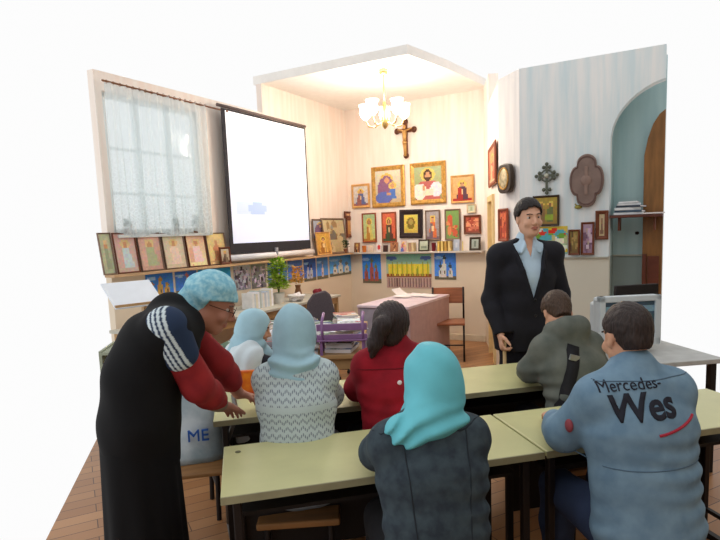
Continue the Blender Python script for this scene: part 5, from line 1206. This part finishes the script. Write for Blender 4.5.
def lap(F):
    for q in (-1, 1):
        F.cone(A(q*.085, .075, 1.43), A(q*.062, .125, 1.32), .022, .020, .01); F.cone(A(q*.062, .125, 1.32), A(q*.010, .135, 1.14), .020, .010, .01)
        F.cone(A(q*.24, 0, .0)*0+J['hip'+('R' if q > 0 else 'L')]+A(q*.02, 0, .02), J['pelvis']+A(q*.09, 0, -.16), .125, .125, .04)
    F.cone(A(-.06, -.06, 1.485), A(.06, -.06, 1.485), .026, .026, .03); F.cone(A(-.075, .0, 1.48), A(-.06, -.06, 1.485), .02, .026, .02); F.cone(A(.075, .0, 1.48), A(.06, -.06, 1.485), .02, .026, .02)
top_garment(J, t, M_suit, 'suit_jacket', g=.024, h=.006, hem=.78, cutf=vcut, extra=lap, fold=wrinkle(.004, 18), cuff=-.01)
top_garment(J, t, cloth('pale_blue_shirt', (186, 210, 228), var=.05), 'shirt', g=.011, h=.0065, hem=.92, cuff=-.022, fold=wrinkle(.0015, 40),
            extra=lambda F: (F.cone(A(0, -.012, 1.46), A(0, -.006, 1.525), .068, .064, .02), F.cone(A(.02, .055, 1.50), A(.065, .085, 1.435), .018, .010, .008), F.cone(A(-.02, .055, 1.50), A(-.065, .085, 1.435), .018, .010, .008)), cutf=lambda X, Y, Z: np.minimum(np.minimum(.028*np.clip((Z-1.40)/.1, 0, 1)-np.abs(X), Y-.01), Z-1.40))
trousers(J, t, M_suit, g=.02, h=.008); shoes(J, t, _M['black_shoe'])
short_hair(J, t, hair_mat('dark_brown_hair', (32, 25, 24)), thick=.013, top=.064); face_bits(J, t, (36, 28, 26))
for z in (1.13, 1.03): MB().ball((0.0, .163, z), (.009, .005, .009), 12, 8).build('button', mat('black_button', (16, 16, 18), .3), t, smooth=True)
hx = t.matrix_basis @ Vector(J['haR']+A(-.018, .03, -.06))
st = thing('pointer_stick', 'light wooden stick upright under the hand of the standing man', 'stick', (hx.x, hx.y, 0)); MB().rod((0, 0, .0), (0, 0, hx.z+.03), .010, .012).build('stick_shaft', mat('pale_stick', (206, 176, 126), .5), st, smooth=True)
MB().rod((0, 0, 0), (0, 0, .02), .013).build('rubber_tip', M_leg, st)

# ---- bending woman at the left in black vest, red striped sleeves, blue head scarf
O = A(-.99, 2.12, 0); W_ = lambda x_, y_, z_: A(x_, y_, z_)-O
J = {'wide': .88, 'hs': .98, 'ears': False}
J['pelvis'] = W_(-.955, 2.12, .92); J['waist'] = W_(-.93, 2.13, 1.07); J['chest'] = W_(-.88, 2.16, 1.19); J['neck'] = W_(-.79, 2.22, 1.265)
J['shR'] = W_(-.79, 2.05, 1.27); J['shL'] = W_(-.84, 2.35, 1.235); J['head'] = W_(-.70, 2.30, 1.33); J['R'] = rotm(-PI/2+.18, .45, 0)
J['elR'] = W_(-.715, 2.12, 1.03); J['haR'] = W_(-.705, 2.38, .87); J['hdR'] = A(.12, .85, -.42); J['hnR'] = A(.1, -.3, -1); J['htR'] = A(1, -.3, 0); J['curlR'] = .35
J['elL'] = W_(-.73, 2.46, 1.04); J['haL'] = W_(-.69, 2.60, .86); J['hdL'] = A(.4, .7, -.35); J['hnL'] = A(0, 0, -1); J['htL'] = A(1, 0, 0); J['curlL'] = .4
for q, s in ((1, 'L'), (-1, 'R')): J['hip'+s] = W_(-.96, 2.12+q*.08, .88); J['kn'+s] = W_(-.95, 2.12+q*.09, .48); J['an'+s] = W_(-.97, 2.12+q*.09, .085); J['to'+s] = W_(-.83, 2.12+q*.10, .03)
t = person('person bending forward in black vest, striped red sleeves and patterned blue head scarf', tuple(O), 0, J, h=.0058, skin=(176, 122, 102))
M_red = cloth('dull_red_cloth', (156, 40, 42), c2=(128, 28, 34))
top_garment(J, t, M_red, 'red_jacket', g=.022, h=.007, fold=wrinkle(.004, 26, 1), cuff=.07)
F = Field(J['haR']-.2, J['elR']+.2, .006); F2 = None
lo = np.minimum(J['haR'], J['elR'])-.1; hi = np.maximum(J['haR'], J['elR'])+.1; F = Field(lo, hi, .005); F.cone(lerp(J['elR'], J['haR'], .42), lerp(J['elR'], J['haR'], .80), .052, .042, .01); F.fn(wrinkle(.003, 60)); F.mesh('cuff', cloth('beige_cuff', (150, 134, 116)), t)
def vest():
    lo, hi = bounds(J, .3); lo[2] = .70; F = Field(lo, hi, .008); body_prims(F, J, .034, 't'); F.cone(J['shR']+A(-.04, .05, .01), J['neck']+A(-.05, -.02, .05), .055, .065, .03); F.cone(J['shL']+A(-.03, -.02, .01), J['neck']+A(-.05, 0, .05), .075, .075, .03)
    F.cone(J['pelvis']+A(-.005, 0, -.22), J['waist']+A(.0, 0, 0), .132, .125, .06, A(0, 1, 0), 1.45)
    F.fn(wrinkle(.005, 16)); return F.mesh('vest', mat('black_vest', (14, 14, 17), .9, var=.1), t)
vest()
F = Field(A(-.32, -.36, .02), A(.34, .36, 1.0), .009); F.cone(A(0.03, 0, .92), A(0.03, 0, .14), .126, .145, .05, A(0, 1, 0), 1.5); F.fn(lambda X, Y, Z: .10-Z, 'cut'); F.fn(lambda X, Y, Z: .008*np.sin(np.arctan2(Y, X)*13)*np.clip((.9-Z), 0, 1)); F.mesh('skirt', mat('black_skirt', (12, 12, 15), .9, var=.1), t)
# striped shoulder panel
a, b_ = J['shR'], J['elR']; d = (b_-a)/np.linalg.norm(b_-a)
F = Field(np.minimum(a, b_)-.14, np.maximum(a, b_)+.14, .005); F.cone(a+d*-.01+A(.005, -.012, 0), a+d*.105+A(.0, -.01, 0), .080, .070, .02)
def stripe_paint(V):
    q = V-a; ang = q[:, 0]; C = np.tile(np.array(lin((40, 56, 84))), (len(V), 1)); st_ = ang-(q[:, 2]*(d[0]/d[2])); f = (st_-(-.03))/.020
    C[(f > 0) & (f < 4) & ((f % 1) < .58)] = np.array(lin((206, 220, 226))); return C
F.mesh('striped_sleeve_panel', paint_mat('striped_cloth', .8), t, stripe_paint)
M_bs = mat('patterned_blue_scarf', (120, 184, 208), .8, c2=(170, 216, 228), scale=55, bump=.2)
hc, R = J['head'], J['R']; P = lambda x_, y_, z_: hc+R@A(x_, y_, z_)
F = Field(hc-.26, hc+.22, .005); F.ell(P(0, -.014, .044), (.088, .108, .094), R, .02); F.cone(P(0, -.07, .01), P(.02, -.10, -.06), .055, .045, .03); F.cone(P(.03, -.07, -.03), P(.05, -.04, -.12), .04, .028, .03); F.cone(P(-.03, -.09, -.02), P(-.0, -.13, -.10), .03, .02, .02)
def cut(X, Y, Z):
    q = np.stack([X-hc[0], Y-hc[1], Z-hc[2]], -1)@R; return np.minimum(q[..., 1]+.01, .038-q[..., 2]+.25*(q[..., 1]-.05))
F.fn(cut, 'cut'); F.fn(lambda X, Y, Z: .0035*np.sin(X*50+Z*70+2*np.sin(Y*20))); F.mesh('headscarf', M_bs, t)
face_bits(J, t, (110, 90, 80))
# spectacles
g = MB(); n = 16
for q in (-1, 1):
    for i in range(n):
        a1, a2 = 2*PI*i/n, 2*PI*(i+1)/n; g.rod(P(q*.033+.022*math.cos(a1), .102, .004+.017*math.sin(a1)), P(q*.033+.022*math.cos(a2), .102, .004+.017*math.sin(a2)), .0016, n=5)
    g.rod(P(q*.055, .100, .006), P(q*.079, -.0, .006), .0016, n=5)
g.rod(P(-.011, .102, .006), P(.011, .102, .006), .0016, n=5); g.build('spectacles', mat('dark_spectacles', (50, 40, 40), .4, .4), t)

for o in bpy.data.objects:
    if o.get('label') and len(o['label'].replace('-', ' ').split()) > 16: print('LONG', o['label'])
